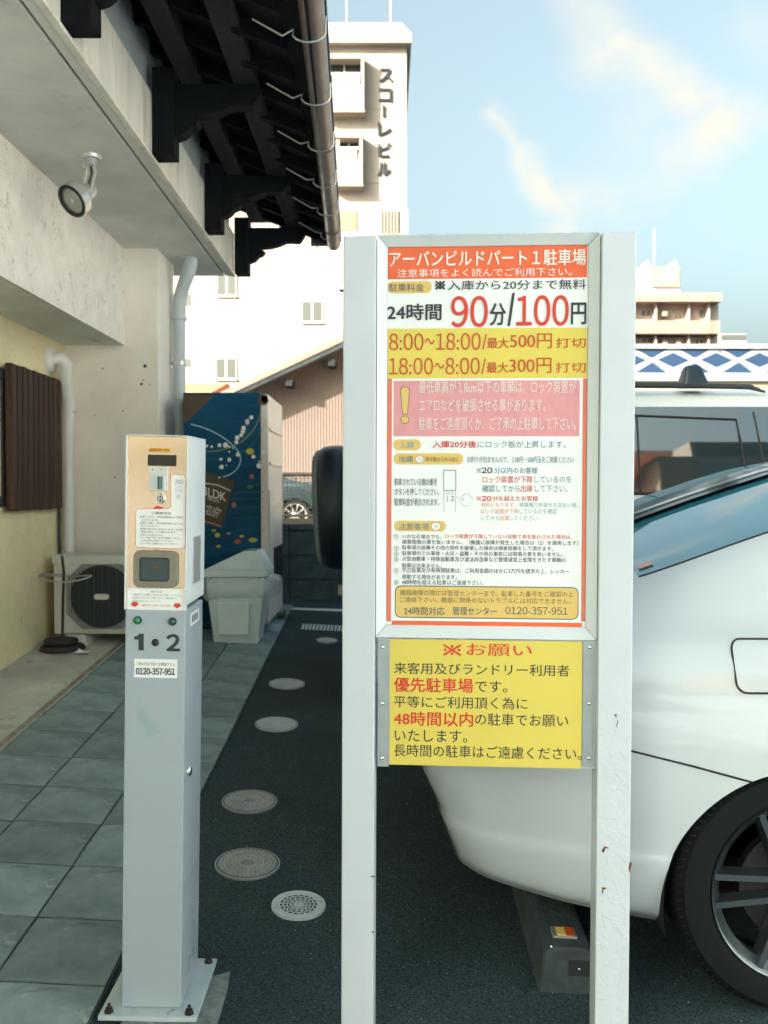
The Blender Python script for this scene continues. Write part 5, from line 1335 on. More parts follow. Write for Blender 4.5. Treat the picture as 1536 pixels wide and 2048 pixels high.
def sedan(label, X0=0.0, Yn=2.25, Zb=0.0, paint=None, near=True, rim_m=None, group=None, roll=SLOPE):
    half = .89
    root = empty('parked_car', (X0+2.2, Yn+half, Zb+.17), label, 'car', group)
    bx = [.06,.12,.2,.4,.65,.70,1.07,1.42,1.7,2.2,2.7,3.0,3.3,3.62,3.9,4.2,4.38,4.45]
    ez = [.95,.99,1.06,1.13,1.185,1.20,1.33,1.432,1.468,1.485,1.465,1.40,1.28,1.12,1.07,.99,.90,.80]
    E = lambda x: float(pchip(bx, ez, np.array([x-X0]))[0])
    plx = [.06,.0615,.065,.075,.092,.122,.19,.3,.45,.6,.8,1.1,3.6,4.0,4.25,4.38,4.43,4.45]
    plv = [.04,.35,.50,.60,.66,.70,.75,.79,.835,.862,.88,.89,.89,.86,.76,.58,.35,.06]
    plan = lambda x: float(pchip(plx, plv, np.array([x-X0]))[0])
    cz = lambda z, x, m: min(z, E(x)-m)
    def cab(x, a, b): # widen deck rows away from the cabin
        return a
    dn = lambda x: .062*min(1, max(0, (x-X0-.12)/.55))
    rows = [lambda x: (.90, .408-dn(x)+Zb, .13), lambda x: (.955, .448-dn(x)*.9+Zb, .12), lambda x: (.988, .54-dn(x)*.3+Zb, .085), lambda x: (.985, .575-dn(x)*.2+Zb, .075),
            lambda x: (.996, .70+Zb, .022), lambda x: (1.0, cz(.90, x, .085)+Zb, 0), lambda x: (.993, cz(.985, x, .045)+Zb, 0),
            lambda x: (.955, cz(1.06, x, .022)+Zb, .01), lambda x: (.865, cz(1.115, x, .010)+Zb, .02),
            lambda x: (.672, E(x)-.004+Zb, .03), lambda x: (.36, E(x)+.034+Zb, .03), lambda x: (0.0, E(x)+.045+Zb, .03)]
    xs = X0+np.array(sorted(set([.06,.0607,.0615,.063,.065,.069,.075,.083,.092,.10,.11,.125,.14,.16,.18,.2,.23,.26,.3]+[.3+.02*i for i in range(1, 65)]+[.70,1.42]+[1.6+.05*i for i in range(0, 58)]+[4.3,4.35,4.38,4.41,4.43,4.44,4.45])))
    ts = []
    for k in range(11):
        n = 5 if k < 8 else 6
        ts += [k+i/n for i in range(n)]
    ts.append(11)
    def gt(x, t):
        x -= X0
        if t > 9.0 and .70 < x < 1.42: return True
        if t > 9.0 and 3.0 < x < 3.62: return True
        if 8.35 < t < 8.9 and (1.55 < x < 2.18 or 2.24 < x < 3.0): return True
        return False
    ar = [(X0+1.045, .42+Zb, .352), (X0+3.70, .42+Zb, .352)]
    ob, gl, surf, G = loft('car', root, rows, plan, Yn, half, xs, ts, paint, M_glass_rear, gt, ar, roll)
    gl.name = 'window_glass'
    # underbody and arch liners
    und = MB(); far = roll*2*half
    und.hexa([(X0+.60,Yn+.30,.44+Zb),(X0+4.0,Yn+.30,.44+Zb),(X0+4.0,Yn+1.50,.44+Zb+far),(X0+.60,Yn+1.50,.44+Zb+far),(X0+.60,Yn+.30,.60+Zb),(X0+4.0,Yn+.30,.60+Zb),(X0+4.0,Yn+1.50,.60+Zb+far),(X0+.60,Yn+1.50,.60+Zb+far)])
    und.build('underbody', M_liner, root)
    for (ax, az, a_) in ar:
        for near_ in (True, False):
            yn = Yn+.025 if near_ else Yn+2*half-.30; zo = 0 if near_ else far
            n = 20; mb = MB(); vs = []
            for y_ in (yn, yn+.275):
                for i in range(n+1):
                    a = R(-12+204*i/n); vs.append((ax+a_*math.cos(a), y_, az+zo+a_*math.sin(a)))
            mb.add(vs, [(i, i+1, n+1+i+1, n+1+i) for i in range(n)])
            yi = yn+.275 if near_ else yn
            mb.add([(ax+a_*math.cos(R(-12+204*i/n)), yi, az+zo+a_*math.sin(R(-12+204*i/n))) for i in range(n+1)], [tuple(range(n+1))])
            mb.build('arch_liner', M_liner, root, smooth=True)
    for xw in (1.05, 3.70):
        dbl_wheel(root, X0+xw, Yn+.045, .45+Zb, .318, .228, .205, -1, rim_m or M_rim, 5 if near else 10, near)
        dbl_wheel(root, X0+xw, Yn+2*half-.03, .45+Zb+far-.0, .318, .228, .205, 1, rim_m or M_rim)
    # seams
    tube_on(surf, [(X0+.20,.88+Zb),(X0+.4,.858+Zb),(X0+.608,.815+Zb),(X0+.76,.780+Zb),(X0+.905,.742+Zb)], .0028, root, 'panel_seam', M_seal)
    fl = rrect(.865, .962, 1.06, 1.086, .028, 6)
    P = [(X0+x_, z_+Zb+.0) for x_, z_ in fl]; P.append(P[0])
    tube_on(surf, P, .0026, root, 'fuel_flap_seam', M_seal, .0025)
    for xx in (1.98, 2.95):
        tube_on(surf, [(X0+xx-.18*(.5-abs(z-.75)) if False else X0+xx, z+Zb) for z in (.45,.6,.8,1.0,1.09)], .0025, root, 'door_seam', M_seal)
    for xx in (2.10, 3.0): 
        hb = surf(X0+xx, .93+Zb); MB().box(X0+xx, X0+xx+.20, hb-.03, hb-.004, .92+Zb, .945+Zb).build('door_handle', paint, root, bev=.008, seg=2)
    # window surround strips on the rear glass
    def G_at(x, t):
        pass
    Yc = Yn+half
    def strip(x_a, x_b, v0, v1, dz, nm, m_, far_=True, n=14):
        mb = MB(); a = []; b = []
        for i in range(n+1):
            x = x_a+(x_b-x_a)*i/n; 
            for (vv, L_) in ((v0, a), (v1, b)):
                y_ = Yc+vv if far_ else Yc-vv; L_.append((x, y_, E(x)+Zb+dz+roll*(y_-Yn)+.045*(1-(vv/.6)**2)))
        mb.add(a+b, [(i, i+1, n+1+i+1, n+1+i) for i in range(n)]); mb.add([(x,y,z+.004) for x,y,z in a+b], [(i, n+1+i, n+1+i+1, i+1) for i in range(n)]); mb.build(nm, m_, root)
    if near:
        k9 = [i for i, t_ in enumerate(ts) if abs(t_-9) < 1e-6][0]
        MB().tube([tuple(map(float, (G[i, k9, 0], G[i, k9, 1]-.001, G[i, k9, 2]+.0015))) for i in range(len(xs)) if .70 <= xs[i]-X0 <= 1.42], .0026, 5).build('glass_seal', M_seal, root)
        # dark band and bright trim along the crown of the rear window
        strip(X0+.55, X0+1.40, -.16, .08, .008, 'dark_glass_band', M_glass_band, False)
        strip(X0+.60, X0+1.38, -.02, .0, .012, 'bright_trim', paint, False)
        # shark-fin style aerial with bright edge
        xa = X0+1.50; ya = Yc+.30; za = E(xa)+Zb+roll*(ya-Yn)+.01
        MB().prism([(xa-.035,za-.02),(xa+.10,za-.02),(xa+.10,za+.075),(xa+.055,za+.075),(xa+.02,za+.055),(xa-.005,za+.02)], 'y', ya-.02, ya+.02).build('roof_aerial', M_black, root, bev=.006, seg=2)
        MB().tube([(xa-.0,ya-.021,za+.022),(xa+.022,ya-.021,za+.06),(xa+.055,ya-.021,za+.079),(xa+.10,ya-.021,za+.079)], .004, 6).build('aerial_trim', M_chrome, root)
        # defroster lines / wiper shape, small sticker on the glass corner
        sx_ = X0+.725; MB().face([(sx_-.01,Yn+.34,E(sx_-.01)+roll*.34+.008),(sx_+.03,Yn+.34,E(sx_+.03)+roll*.34+.008),(sx_+.035,Yn+.375,E(sx_+.035)+roll*.375+.010),(sx_-.005,Yn+.375,E(sx_-.005)+roll*.375+.010)]).build('window_sticker', M_salmon_ink2, root)
    # tail lamp wrapping the rear corner
    mb = MB(); n = 8; vs = []
    for i in range(n+1):
        x = X0+.10+.26*i/n
        for z in (.84, .94): vs.append((x-.0, surf(x, z+Zb)-.006, z+Zb))
    mb.add(vs, [(2*i, 2*i+1, 2*i+3, 2*i+2) for i in range(n)]); mb.build('tail_lamp', mat_tail, root, smooth=True)
    return root
M_glass_band = mat('dark_glass_band', (.006,.03,.04), .1, spec=.4)
mat_tail = mat('tail_lamp_red', (.25,.012,.01), .12, coat=1.0)
sedan('pearl white car with fuel flap, reversed against the wheel stop at the right', 0.0, 2.25, 0.0, M_carpaint)

def far_car():
    Y = 17.0
    r_ = sedan('dark parked car with bright multispoke wheel seen through the mesh fence', -5.35, Y, .54, M_darkpaint, near=False, rim_m=M_rim_silver, roll=0.0)
far_car()

def suv():
    Yn, half, X0 = 4.4, .88, -.18
    root = empty('parked_suv', (2.0, Yn+half, .3), 'white off-road wagon with tinted windows and dark roof pod behind the sign', 'car')
    plx = [X0,X0+.02,X0+.06,X0+.14,X0+.3,3.6,3.9,4.1,4.2]; plv = [.55,.74,.82,.865,.88,.88,.82,.70,.5]
    plan = lambda x: float(pchip(plx, plv, np.array([x]))[0])
    hx = [X0, 3.0, 3.25, 3.75, 4.0, 4.2]; hv = [1, 1, .92, .0, -.2, -.45]
    H = lambda x: float(pchip(hx, hv, np.array([x]))[0])
    zb = 1.448
    up = lambda dz: (lambda x: zb+dz*max(0, H(x)) + (min(0, H(x))*.4) + dz*.02)
    rows = [lambda x: (.93,.52,0), lambda x: (.99,.58,0), lambda x: (1,.85,0), lambda x: (.992,.90,0), lambda x: (.998,1.15,0), lambda x: (.985,min(1.36,zb-.09+min(0,H(x))*.4),0), lambda x: (.955, up(0)(x),.0),
            lambda x: (.885, up(.405)(x),.03), lambda x: (.84, up(.455)(x),.04), lambda x: (.74, up(.49)(x),.05), lambda x: (.4, up(.515)(x),.05), lambda x: (0, up(.52)(x),.05)]
    xs = np.array([X0, X0+.01, X0+.03, X0+.06, X0+.1, X0+.15, X0+.22]+[.1+.05*i for i in range(79)]+[4.05,4.1,4.15,4.2])
    ts = []
    for k in range(11): ts += [k+i/3 for i in range(3)]
    ts.append(11)
    gt = lambda x, t: (6 < t < 7 and .05 < x < 3.35) or (6.0 < t < 7.0 and False) or (t > 9.0 and 3.1 < x < 3.75)
    ar = [(.55, .70, .38), (3.25, .66, .38)]
    far = SLOPE*2*half
    ob, gl, surf, G = loft('suv', root, rows, plan, Yn, half, xs, ts, M_suvpaint, M_glass_dark, gt, ar, SLOPE*.4)
    gl.name = 'window_glass'
    for xw, zw in ((.55,.66),(3.25,.60)):
        dbl_wheel(root, xw, Yn+.04, zw-.0, .36, .23, .22, -1, M_rim_silver); dbl_wheel(root, xw, Yn+2*half-.03, zw+far*.9, .36, .23, .22, 1, M_rim_silver)
        MB().box(xw-.42, xw+.42, Yn+.26, Yn+2*half-.26, zw-.1, zw+.45).build('arch_liner', M_liner, root)
    # window frames: rubber lines and pillar seams
    def on(px, py): 
        Y = Yn+.05; p = wp(px, py, Y); return (p.x, surf(p.x, p.z)-.002, p.z)
    MB().tube([on(1200,828), on(1285,830), on(1360,833), on(1478,838), on(1484,880), on(1489,930), on(1491,984)], .006, 6).build('window_rubber', M_seal, root)
    MB().tube([on(1278,830), on(1279,900), on(1280,984)], .005, 6).build('window_rubber', M_seal, root)
    MB().tube([on(1514,822), on(1522,880), on(1534,960)], .004, 6).build('door_gap', M_seal, root)
    MB().tube([on(1150,986), on(1280,987), on(1500,990), on(1700,994)], .008, 6).build('belt_rubber', M_seal, root)
    for xx in (1.1, 2.0): MB().tube([(xx, surf(xx, z)-.001, z) for z in (.6,.9,1.2,1.43)], .003, 6).build('door_seam', M_seal, root)
    MB().box(1.25,1.45,surf(1.3,1.3)-.035,surf(1.3,1.3)-.005,1.28,1.31).build('door_handle', M_suvpaint, root, bev=.008)
    # roof rail and pod
    rr = [(px, py) for px, py in ((1150,770),(1270,771),(1400,772),(1500,774),(1530,779))]
    P = []
    for px, py in rr:
        p = wp(px, py, Yn+.13); P.append((p.x, Yn+.13, p.z))
    P[-1] = (P[-1][0], P[-1][1], P[-1][2]-.012)
    MB().tube(P, [.014,.014,.014,.013,.006], 10).build('roof_rail', M_black, root, smooth=True)
    Y = Yn+.16; a = wp(1361, 774, Y); b = wp(1415, 774, Y); t0 = wp(1373, 730, Y); t1 = wp(1401, 730, Y)
    MB().hexa([(a.x,Y-.05,a.z),(b.x,Y-.05,b.z),(b.x,Y+.10,b.z),(a.x,Y+.10,a.z),(t0.x,Y-.01,t0.z),(t1.x,Y-.01,t1.z),(t1.x,Y+.06,t1.z),(t0.x,Y+.06,t0.z)]).build('roof_pod', M_cover, root, bev=.014, seg=3, smooth=40)
    # spare wheel in a cover on the tail
    cz = 1.365; cy = Yn+half-.03; cx = X0-.005; r = .352
    ax = Vector((-1, 0, -.05)).normalized()
    sp = MB().lathe([(0,.0),(r*.90,.0),(r*.97,.015),(r,.05),(r,.10),(r*.985,.135),(r*.93,.17),(r*.84,.188),(0,.195)], (cx,cy,cz), ax, 56).build('spare_wheel_cover', M_cover, root, smooth=50)
    MB().lathe([(r*.84,.1885),(r*.93,.1705),(r*.935,.178),(r*.85,.198),(r*.70,.202),(r*.70,.195)], (cx,cy,cz), ax, 56, closed=True).build('cover_band', M_cover2, sp, smooth=40)
    MB().box(X0-.03, X0+.01, cy-.10, cy+.10, cz-.10, cz+.10).build('spare_carrier', M_black, root)
    # bumper, tail lamp
    MB().box(X0-.015, X0+.12, Yn+.06, Yn+2*half-.06, .60, .80).build('rear_bumper', M_black, root, bev=.03, seg=3)
    MB().box(X0-.012, X0+.05, Yn+.05, Yn+.17, 1.02, 1.38).build('tail_lamp', mat_tail, root, bev=.01)
suv()

# ================================================================== FAR BUILDINGS
def tower():
    Y = 40.0; o = empty('tower_block', (wp(700,900,Y).x, Y, .7), 'tall sunlit cream block with a vertical dark katakana name sign', 'building')
    P = lambda px, py, Yq=Y: wp(px, py, Yq)
    def bx(nm, px0, py0, px1, py1, ya, yb, m_, par=o, bev=0):
        a = P(px0, py1, ya); b = P(px1, py0, ya)
        return MB().box(a.x, b.x, ya, yb, a.z, b.z).build(nm, m_, par, bev=bev)
    a = P(580, 425); b = P(813, 85)
    MB().box(a.x, b.x, Y, Y+12, a.z-2, b.z).build('wall', M_tower, o)
    # parapet with cut corner
    yq = Y-.35; a = P(575, 84, yq); b = P(823, 45, yq)
    w_ = b.x-P(803,45,yq).x
    MB().prism([(a.x,a.z),(b.x,a.z),(b.x,b.z-.45),(b.x-w_,b.z),(a.x,b.z)], 'y', yq, Y+12.3).build('parapet', M_tower, o)
    bx('parapet_band', 575, 82, 824, 85, yq-.05, yq, M_tower2)
    # lower wide block
    a = P(392, 1000, Y-.3); b = P(816, 420, Y-.3)
    zt = b.z
    MB().box(a.x, b.x, Y-.3, Y+11, .5, P(600,480,Y-.3).z).build('lower_wall', M_tower, o)
    MB().box(P(640,420,Y-.3).x, b.x, Y-.299, Y+11, P(600,480,Y-.3).z, zt).build('storey_wall', M_tower, o)
    MB().box(a.x, P(640,420,Y-.3).x, Y-.10, Y+11, P(600,480,Y-.3).z, P(600,300,Y-.3).z).build('storey_wall', M_tower2, o)
    for py in (218, 366): bx('floor_line', 640, py-.5, 812, py+.8, Y-.012, Y-.001, M_tower2)
    for (px0, px1, py0, py1, n, m_) in ((679, 714, 420, 461, 7, M_tower2), (763, 799, 421, 468, 6, M_stand)):
        back = bx('louvre', px0, py0, px1, py1, Y-.33, Y-.302, M_tower2)
        for i in range(n):
            x = px0+2+(px1-px0-4)*i/(n-1); bx('louvre_slot', x-1, py0+2, x+1.2, py1-2, Y-.345, Y-.331, M_brown_ink if m_ is M_tower2 else M_stand, back)
    for i in range(22):
        x = 500+i*6.2; bx('railing_bar', x-.7, 425, x+.7, 466, Y-.14, Y-.101, M_winframe)
    # balconies
    def balcony(px0, px1, ptop, pwin0, pwin1, prail0, prail1, pbot, wx0, wx1):
        ya = Y-.6
        pn = bx('balcony', px0, prail1+1, px1, pbot, ya, Y, M_tower)
        bx('balcony_edge', px0-1, pbot-4, px1+1.5, pbot+2, ya-.05, Y, M_tower2, pn)
        bx('side_wall', px1-6, ptop+8, px1, prail1, ya, Y, M_tower, pn)
        bx('side_post', wx0-8, ptop+14, wx0-1, prail1, ya+.02, ya+.15, M_tower, pn)
        bx('hood', px0, ptop, px1+1, ptop+10, ya-.03, Y, M_tower2, pn)
        g = bx('window', wx0, pwin0, wx1, pwin1+30, Y-.03, Y-.002, M_balcglass, pn)
        bx('window_mullion', (wx0+wx1)/2-1, pwin0, (wx0+wx1)/2+1, pwin1+8, Y-.06, Y-.031, M_winframe, pn)
        bx('rail_top', wx0-1, prail0-2, px1-5, prail0+2, ya, ya+.06, M_winframe, pn); bx('rail_bottom', wx0-1, prail1-4, px1-5, prail1, ya, ya+.06, M_winframe, pn)
        x = wx0+2
        while x < wx1+0: bx('rail_bar', x-.8, prail0+2, x+.8, prail1-4, ya+.01, ya+.04, M_winframe, pn); x += 5.0
    balcony(640, 728, 107, 125, 146, 147, 175, 222, 655, 722)
    balcony(660, 725, 265, 270, 294, 296, 324, 370, 680, 715)
    # name, one character under the other
    def letter(s, px0, py0, px1, py1, b=.038):
        nm = MB(); a = P(px0, py1, Y-.2); c = P(px1, py0, Y-.2); put_text(nm, s, a.x, a.z, c.x, c.z, Y-.09, 0, .07); put_text(nm, s, a.x, a.z, c.x, c.z, Y-.093, b); nm.build('name_letter', M_letters, o)
    letter('ス', 758, 134, 785, 161); letter('コ', 757.5, 174, 783, 201); letter('レ', 755.5, 243, 782, 269); letter('ビ', 756, 283, 782, 312); letter('ル', 754.5, 322, 780.5, 349)
    bx('name_bar', 765.3, 210, 769.2, 233, Y-.09, Y-.02, M_letters)
    # aerials on the roof
    for px, w_, m_ in ((693, 1.6, M_winframe), (771, 1.0, M_letters), (781, 2.6, M_salmon_ink2)):
        a = P(px, 48, Y+3); MB().tube([(a.x,Y+3,a.z-.5),(a.x,Y+3,a.z+4)], .022*w_*.6, 6).build('roof_pole', m_, o)
    # windows on the low wall
    for (px0, py0, px1, py1) in ((432,545,473,592),(602,600,646,645),(430,714,473,759)):
        f = bx('window', px0, py0, px1, py1, Y-.36, Y-.301, M_winframe)
        xm = (px0+px1)/2
        for (q0, q1) in ((px0+2.5, xm-2), (xm+2, px1-2.5)): bx('pane', q0, py0+3, q1, py1-3, Y-.375, Y-.361, M_winglass, f)
        bx('sill', px0-2, py1-1, px1+1, py1+1.5, Y-.42, Y-.362, M_winframe, f)
tower()
def side_block():
    Y = 46.0; o = empty('rear_block', (-12, Y, .7), 'cream apartment block half hidden behind the grey downpipe', 'building')
    a = wp(250, 900, Y); b = wp(404, 400, Y); MB().box(a.x, b.x, Y, Y+10, .5, b.z).build('wall', M_tower, o)
    for (py0, py1) in ((570,616),(704,738)):
        a = wp(366, py1, Y-.05); b = wp(384, py0, Y-.05); w_ = MB().box(a.x, b.x, Y-.05, Y-.001, a.z, b.z).build('window', M_winframe, o); MB().box(a.x+.05, b.x-.04, Y-.07, Y-.051, a.z+.08, a.z+.62*(b.z-a.z)).build('pane', M_winglass, w_)
side_block()
def orange_house():
    Y = 24.0; o = empty('low_house', (-5.6, Y, .7), 'low house with an orange roof behind the vending machine', 'house')
    a = wp(330, 800, Y); b = wp(404, 790, Y); zt = wp(400, 745, Y).z; ze = wp(400, 795, Y).z
    MB().box(a.x-4, b.x-.3, Y+.2, Y+6, .5, ze).build('wall', M_cream, o)
    MB().hexa([(a.x-4.5,Y-.2,ze-.05),(b.x,Y-.2,ze-.05),(b.x,Y+6.4,ze-.05),(a.x-4.5,Y+6.4,ze-.05),(a.x-4.2,Y+2.6,zt),(b.x+.22,Y+2.6,zt+.02),(b.x+.22,Y+2.9,zt+.02),(a.x-4.2,Y+2.9,zt)]).build('roof', M_orroof, o)
orange_house()
def shed():
    Y = 20.0; o = empty('corrugated_shed', (-.5, Y, .7), 'brown corrugated metal shed with a pitched roof beyond the mesh fence', 'shed')
    L = wp(470, 800, Y); k = F/Y
    xa = L.x; za = wp(470, 796, Y).z; xr, zr_ = wp(682, 697, Y).x, wp(682, 697, Y).z; sl_ = (zr_-za)/(xr-xa)
    XRD = 1.0; zrd = za+sl_*(XRD-xa); XE = 2*XRD-xa
    # corrugated gable wall
    mb = MB(); x = xa+.35; pts = []; n = 0
    while x < XE-.35:
        z = za+sl_*(x-xa) if x < XRD else za+sl_*(XE-x)
        pts.append((x, Y+(.0 if n % 4 in (0, 1) else .008), z-.05)); x += .014 if n % 2 else .018; n += 1
    m_ = len(pts); mb.add([(p[0],p[1],.4) for p in pts]+pts, [(i, i+1, m_+i+1, m_+i) for i in range(m_-1)]); mb.build('corrugated_wall', M_shed, o)
    MB().box(xa+.4, xa+.5, Y+.03, Y+12, .4, za).build('side_wall', M_shed, o)
    # roof overhanging towards the viewer
    yo = Y-.75
    for sgn, x0, x1, z0, z1 in ((1, xa-.2, XRD, za-.2*sl_, zrd), (-1, XRD, XE+.2, zrd, za-.2*sl_)):
        MB().hexa([(x0,yo,z0),(x1,yo,z1),(x1,Y+12,z1),(x0,Y+12,z0),(x0,yo,z0+.13),(x1,yo,z1+.13),(x1,Y+12,z1+.13),(x0,Y+12,z0+.13)]).build('roof', M_shedroof, o)
    MB().hexa([(xa-.1,yo+.12,za-.12),(XRD,yo+.12,zrd-.10),(XRD,yo+.20,zrd-.10),(xa-.1,yo+.20,za-.12),(xa-.1,yo+.12,za-.03),(XRD,yo+.12,zrd-.012),(XRD,yo+.20,zrd-.012),(xa-.1,yo+.20,za-.03)]).build('barge_board', M_plate, o)
    for px, py in ((577, 767), (662, 727)):
        p = wp(px, py, yo+.3); MB().box(p.x-.06, p.x+.09, yo+.2, Y-.001, p.z-.06, p.z+.07).build('purlin_end', M_darkwood2, o)
shed()
def brown_flats():
    Y = 62.0; o = empty('balcony_flats', (wp(1350,900,Y).x, Y, .7), 'pale pink flats with brown balcony bands and a small roof tower at the right', 'building')
    def bx(nm, px0, py0, px1, py1, ya, yb, m_, par=o):
        a = wp(px0, py1, ya); b = wp(px1, py0, ya); return MB().box(a.x, b.x, ya, yb, a.z, b.z).build(nm, m_, par)
    a = wp(1060, 900, Y); b = wp(1437, 600, Y); MB().box(a.x, b.x, Y, Y+10, .5, b.z).build('wall', M_pinkw, o)
    bx('roof_band', 1040, 586, 1444, 603, Y-1.3, Y+10.3, M_brownb); bx('balcony_band', 1060, 641, 1440, 667, Y-1.2, Y-.9, M_brownb); bx('balcony_slab', 1060, 664, 1440, 668.5, Y-1.19, Y, M_stand)
    bx('balcony_band', 1060, 712, 1440, 735, Y-1.2, Y-.9, M_brownb)
    for px in (1312, 1378, 1418): bx('pillar', px-1.5, 603, px+2, 697, Y-.8, Y-.001, M_pinkw)
    for (px0, py0, px1, py1) in ((1284,621,1300,631),(1400,620,1414,634),(1392,680,1406,690),(1285,679,1304,684)):
        w_ = bx('window', px0, py0, px1, py1, Y-.06, Y-.001, M_winglass); bx('window_frame', (px0+px1)/2-.6, py0, (px0+px1)/2+.6, py1, Y-.08, Y-.061, M_winframe, w_)
    for (px, py) in ((1330,626),(1330,683),(1357,684)): bx('outdoor_unit', px-5, py-5, px+5, py+6, Y-.6, Y-.2, M_tower2)
    for (px, py) in ((1353,634),(1361,633)): bx('hanging_item', px-1, py-5, px+1.4, py+4, Y-.8, Y-.7, M_stand)
    pt = bx('roof_tower', 1281, 540, 1360, 587, Y+1, Y+5, M_pinkw)
    for px in (1296, 1351):
        a = wp(px-8, 542, Y+1); b = wp(px+8, 542, Y+1); t = wp(px, 519, Y+1)
        MB().prism([(a.x,a.z),(b.x,a.z),(t.x,t.z)], 'y', Y+1.0, Y+5).build('gable_peak', M_pinkw, pt)
    sg = bx('emblem_board', 1305, 534, 1359, 574, Y+.85, Y+.99, M_brownb)
    c = wp(1338, 542, Y+.8); mb = MB(); mb.lathe([(.16,0),(.34,0),(.34,.03),(.16,.03)], (c.x,Y+.84,c.z), (0,-1,0), 24, closed=True); mb.build('emblem_ring', M_white_ink, sg)
    mb = MB(); a = wp(1334.5, 546, Y+.8); b = wp(1341.5, 538, Y+.8); put_text(mb, 'C', a.x, a.z, b.x, b.z, Y+.79, .03, .02); mb.build('lettering', M_white_ink, sg)
    bx('emblem_bar', 1322, 550, 1355, 555.5, Y+.80, Y+.849, M_white_ink, sg); bx('emblem_bar', 1329, 557, 1348, 561, Y+.80, Y+.849, M_white_ink, sg)
    a = wp(1308, 520, Y+3); MB().tube([(a.x,Y+3,a.z-1),(a.x,Y+3,a.z+2.2)], .03, 6).build('roof_aerial', M_winframe, o)
brown_flats()
def small_block():
    Y = 80.0; o = empty('distant_block', (wp(1465,900,Y).x, Y, .7), 'small white distant block just right of the pink flats', 'building')
    a = wp(1430, 900, Y); b = wp(1493, 668, Y); MB().box(a.x, b.x, Y, Y+8, .5, b.z).build('wall', M_cream, o)
    for (py0, py1, m_) in ((669, 680, M_winglass), (690, 692, M_stand)):
        a = wp(1441, py1, Y); b = wp(1492, py0, Y); w_ = MB().box(a.x, b.x, Y-.1, Y-.001, a.z, b.z).build('window_band', m_, o)
small_block()
def store():
    Y = 14.0; o = empty('store_building', (6, Y, .66), 'store with a white fascia printed with blue lozenges behind the white wagon', 'store')
    z = lambda py: wp(1400, py, Y).z
    MB().box(2.0, 14, Y+.3, Y+10, .5, z(700)).build('wall', M_cream2, o)
    fs = MB().box(1.8, 14.2, Y, Y+.29, z(748), z(697)).build('fascia', M_store, o)
    MB().box(1.78, 14.22, Y-.06, Y+.29, z(697)+.001, z(690)).build('fascia_cap', M_cream, o)
    MB().box(1.8, 14.2, Y-.03, Y+.29, z(762), z(748)-.001).build('white_band', M_store, o)
    MB().box(1.85, 14.2, Y+.05, Y+.31, z(800), z(762)-.001).build('cream_band', M_cream2, o)
    mb = MB(); yy = Y-.006
    def f(pts): mb.face([(wp(px, 720, Y).x, yy, z(py)) for px, py in pts])
    cxs = [1260+86.3*k-86.3*4 for k in range(14)]
    for c in cxs:
        f([(c-32,719.5),(c,705.5),(c+32,720.5),(c,734.5)])
        d = c+43.2; f([(d-31,698.5),(d+30,698.5),(d+3,714.5),(d-3,715)]); f([(d-32,745),(d-2,726.5),(d+2,726.5),(d+31,745.5)])
    mb.build('lozenge_print', M_storeb, fs, label='printed blue lozenge pattern')
    mb = MB()
    for k, c in enumerate(cxs):
        if k % 2 == 0:
            for (xa, ya, xb, yb) in ((c+4, 701, c+82, 745),):
                a = (wp(xa,720,Y).x, z(ya)); b = (wp(xb,720,Y).x, z(yb)); mb.face([(a[0],yy-.002,a[1]),(b[0],yy-.002,b[1]),(b[0]-.01,yy-.002,b[1]-.008),(a[0]-.01,yy-.002,a[1]-.008)])
    mb.build('thin_print_line', M_stand, fs)
    mb = MB(); put_text(mb, 'Laundry', wp(1522,772,Y-.1).x, z(776), wp(1580,772,Y-.1).x, z(770.5), Y+.04, .01); mb.build('lettering', M_stand, o)
store()
# flats behind the viewer: they show in the wagon's windows
def rear_flats():
    o = empty('terraced_flats', (20, -40, -.3), 'dark brown terraced flats with orange balconies behind the viewer, mirrored in car glass', 'building')
    MB().box(13, 34, -62, -33, -.5, 14.0).build('wall', M_bldg, o)
    MB().box(16, 30, -56, -37, 14.0, 16.8).build('upper_storey', M_bldg, o)
    for i in range(5):
        z = 1.6+i*2.5
        for k in range(6): MB().box(11.4, 12.999, -61.5+k*4.7, -57.2+k*4.7, z, z+1.15).build('balcony', M_bldg_o, o)
        MB().box(11.2, 12.999, -62, -33.2, z-.2, z-.001).build('floor_slab', M_bldg_o, o)
        for k in range(5): 
            w_ = MB().box(15+k*3.8, 17+k*3.8, -32.99, -32.93, z+.3, z+1.7).build('window', M_winglass, o)
    MB().box(11.0, 13.6, -62.3, -32.6, 14.001, 14.4).build('parapet', M_bldg_o, o)
rear_flats()

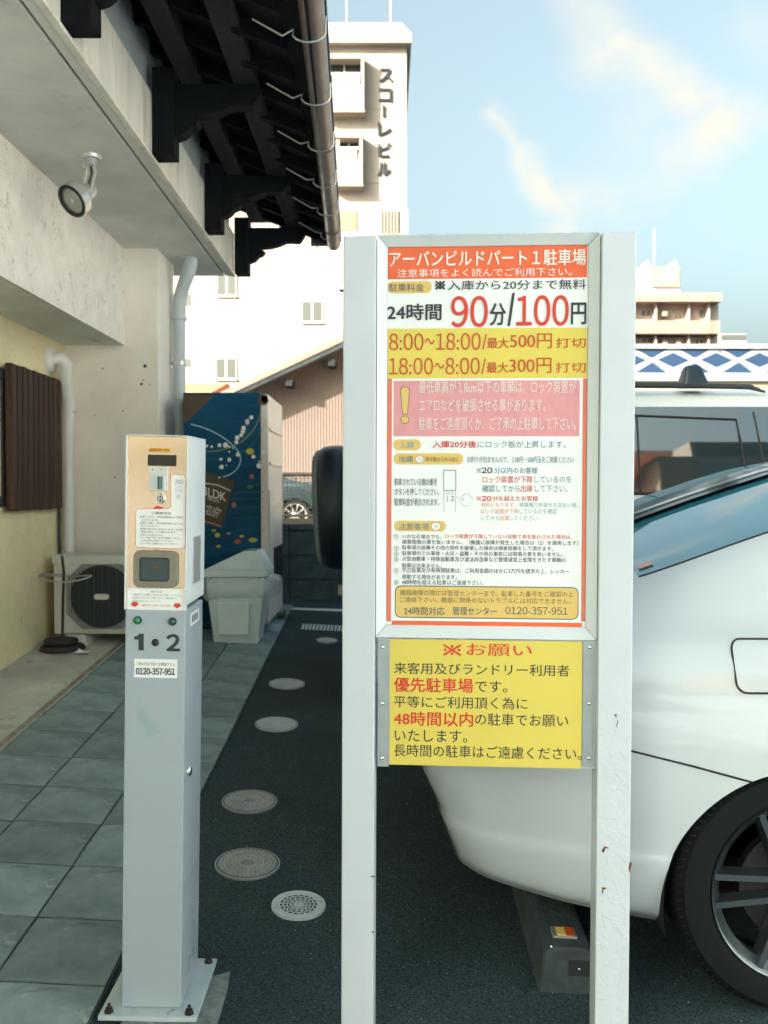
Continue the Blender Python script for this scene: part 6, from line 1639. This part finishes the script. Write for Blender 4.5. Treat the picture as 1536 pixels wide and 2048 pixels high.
# pale flats added outside the frame, right: sunlit wall bounces light onto the lot
SH_D, SH_W, SH_H = 22.0, 8.4, 14.8
M_post_grey = mat('pale_grey_render', (.78,.82,.84), .8, var=.05)
def bounce_flats():
    o = empty('added_bounce_flats', (15, -4, -.3), 'pale flats added unseen beyond the right side to bounce light into the parking lot', 'building')
    w_ = MB().box(10, 22, -13, 3, -.5, 7.5).build('wall', M_post_grey, o)
    for i in range(3):
        for k in range(4):
            y0 = -12+k*3.7; z0 = .9+i*2.4
            f = MB().box(9.95, 9.999, y0, y0+1.7, z0, z0+1.3).build('window', M_winframe, o); MB().box(9.93, 9.949, y0+.08, y0+1.62, z0+.08, z0+1.22).build('pane', M_winglass, f)
        MB().box(9.6, 9.999, -13, 3, .1+i*2.4, .25+i*2.4).build('floor_slab', M_tower2, o)
bounce_flats()

# slim tall block added behind the viewer, left, to keep sun off the lot
def shade_block():
    d = Vector((to_sun.x, to_sun.y, 0)).normalized(); c = Vector((.9, 3.6, 0))+d*SH_D; n = Vector((-d.y, d.x, 0)); w = SH_W/2
    o = empty('added_shade_block', (c.x, c.y, -.3), 'slim tall pale block added unseen behind the viewer on the left to shade the lot', 'building')
    P = [c+n*w, c-n*w, c-n*w+d*4, c+n*w+d*4]
    def ring(z, k=0): return [(p.x, p.y, z) for p in P]
    mb = MB(); mb.hexa(ring(-.5)+ring(SH_H)); mb.build('wall', M_post_grey, o)
    for i in range(5):
        for k in range(3):
            a = c+n*(w*.75-k*w*.62); b = a-n*(w*.4); e = -d*.03; z = 1+i*2.6
            MB().add([(p.x, p.y, zz) for p, zz in ((a+e,z),(b+e,z),(b+e,z+1.2),(a+e,z+1.2))], [(0,1,2,3)]).build('window', M_winglass, o)
shade_block()

def grit():
    random.seed(21); mb = MB()
    for i in range(420):
        x = random.uniform(-1.9, 1.6); y = random.uniform(1.9, 6.6)**1.0
        if i < 260: x = random.uniform(-.75, 1.4); y = random.uniform(2.0, 3.6)
        if -1.6 < x < -.69 and random.random() < .75: continue
        r = random.uniform(.0008, .0020); z = zg(x, y)+(.012 if -2.08 < x < X_EDGE else .001); a = random.uniform(0, 6)
        P = [(x+r*math.cos(a+k*2.09), y+r*math.sin(a+k*2.09), z) for k in range(3)]+[(x, y, z+r*1.1)]
        mb.add(P, [(0,1,3),(1,2,3),(2,0,3)])
    mb.build('grit', M_pipe_grey, kind='stuff')
grit()
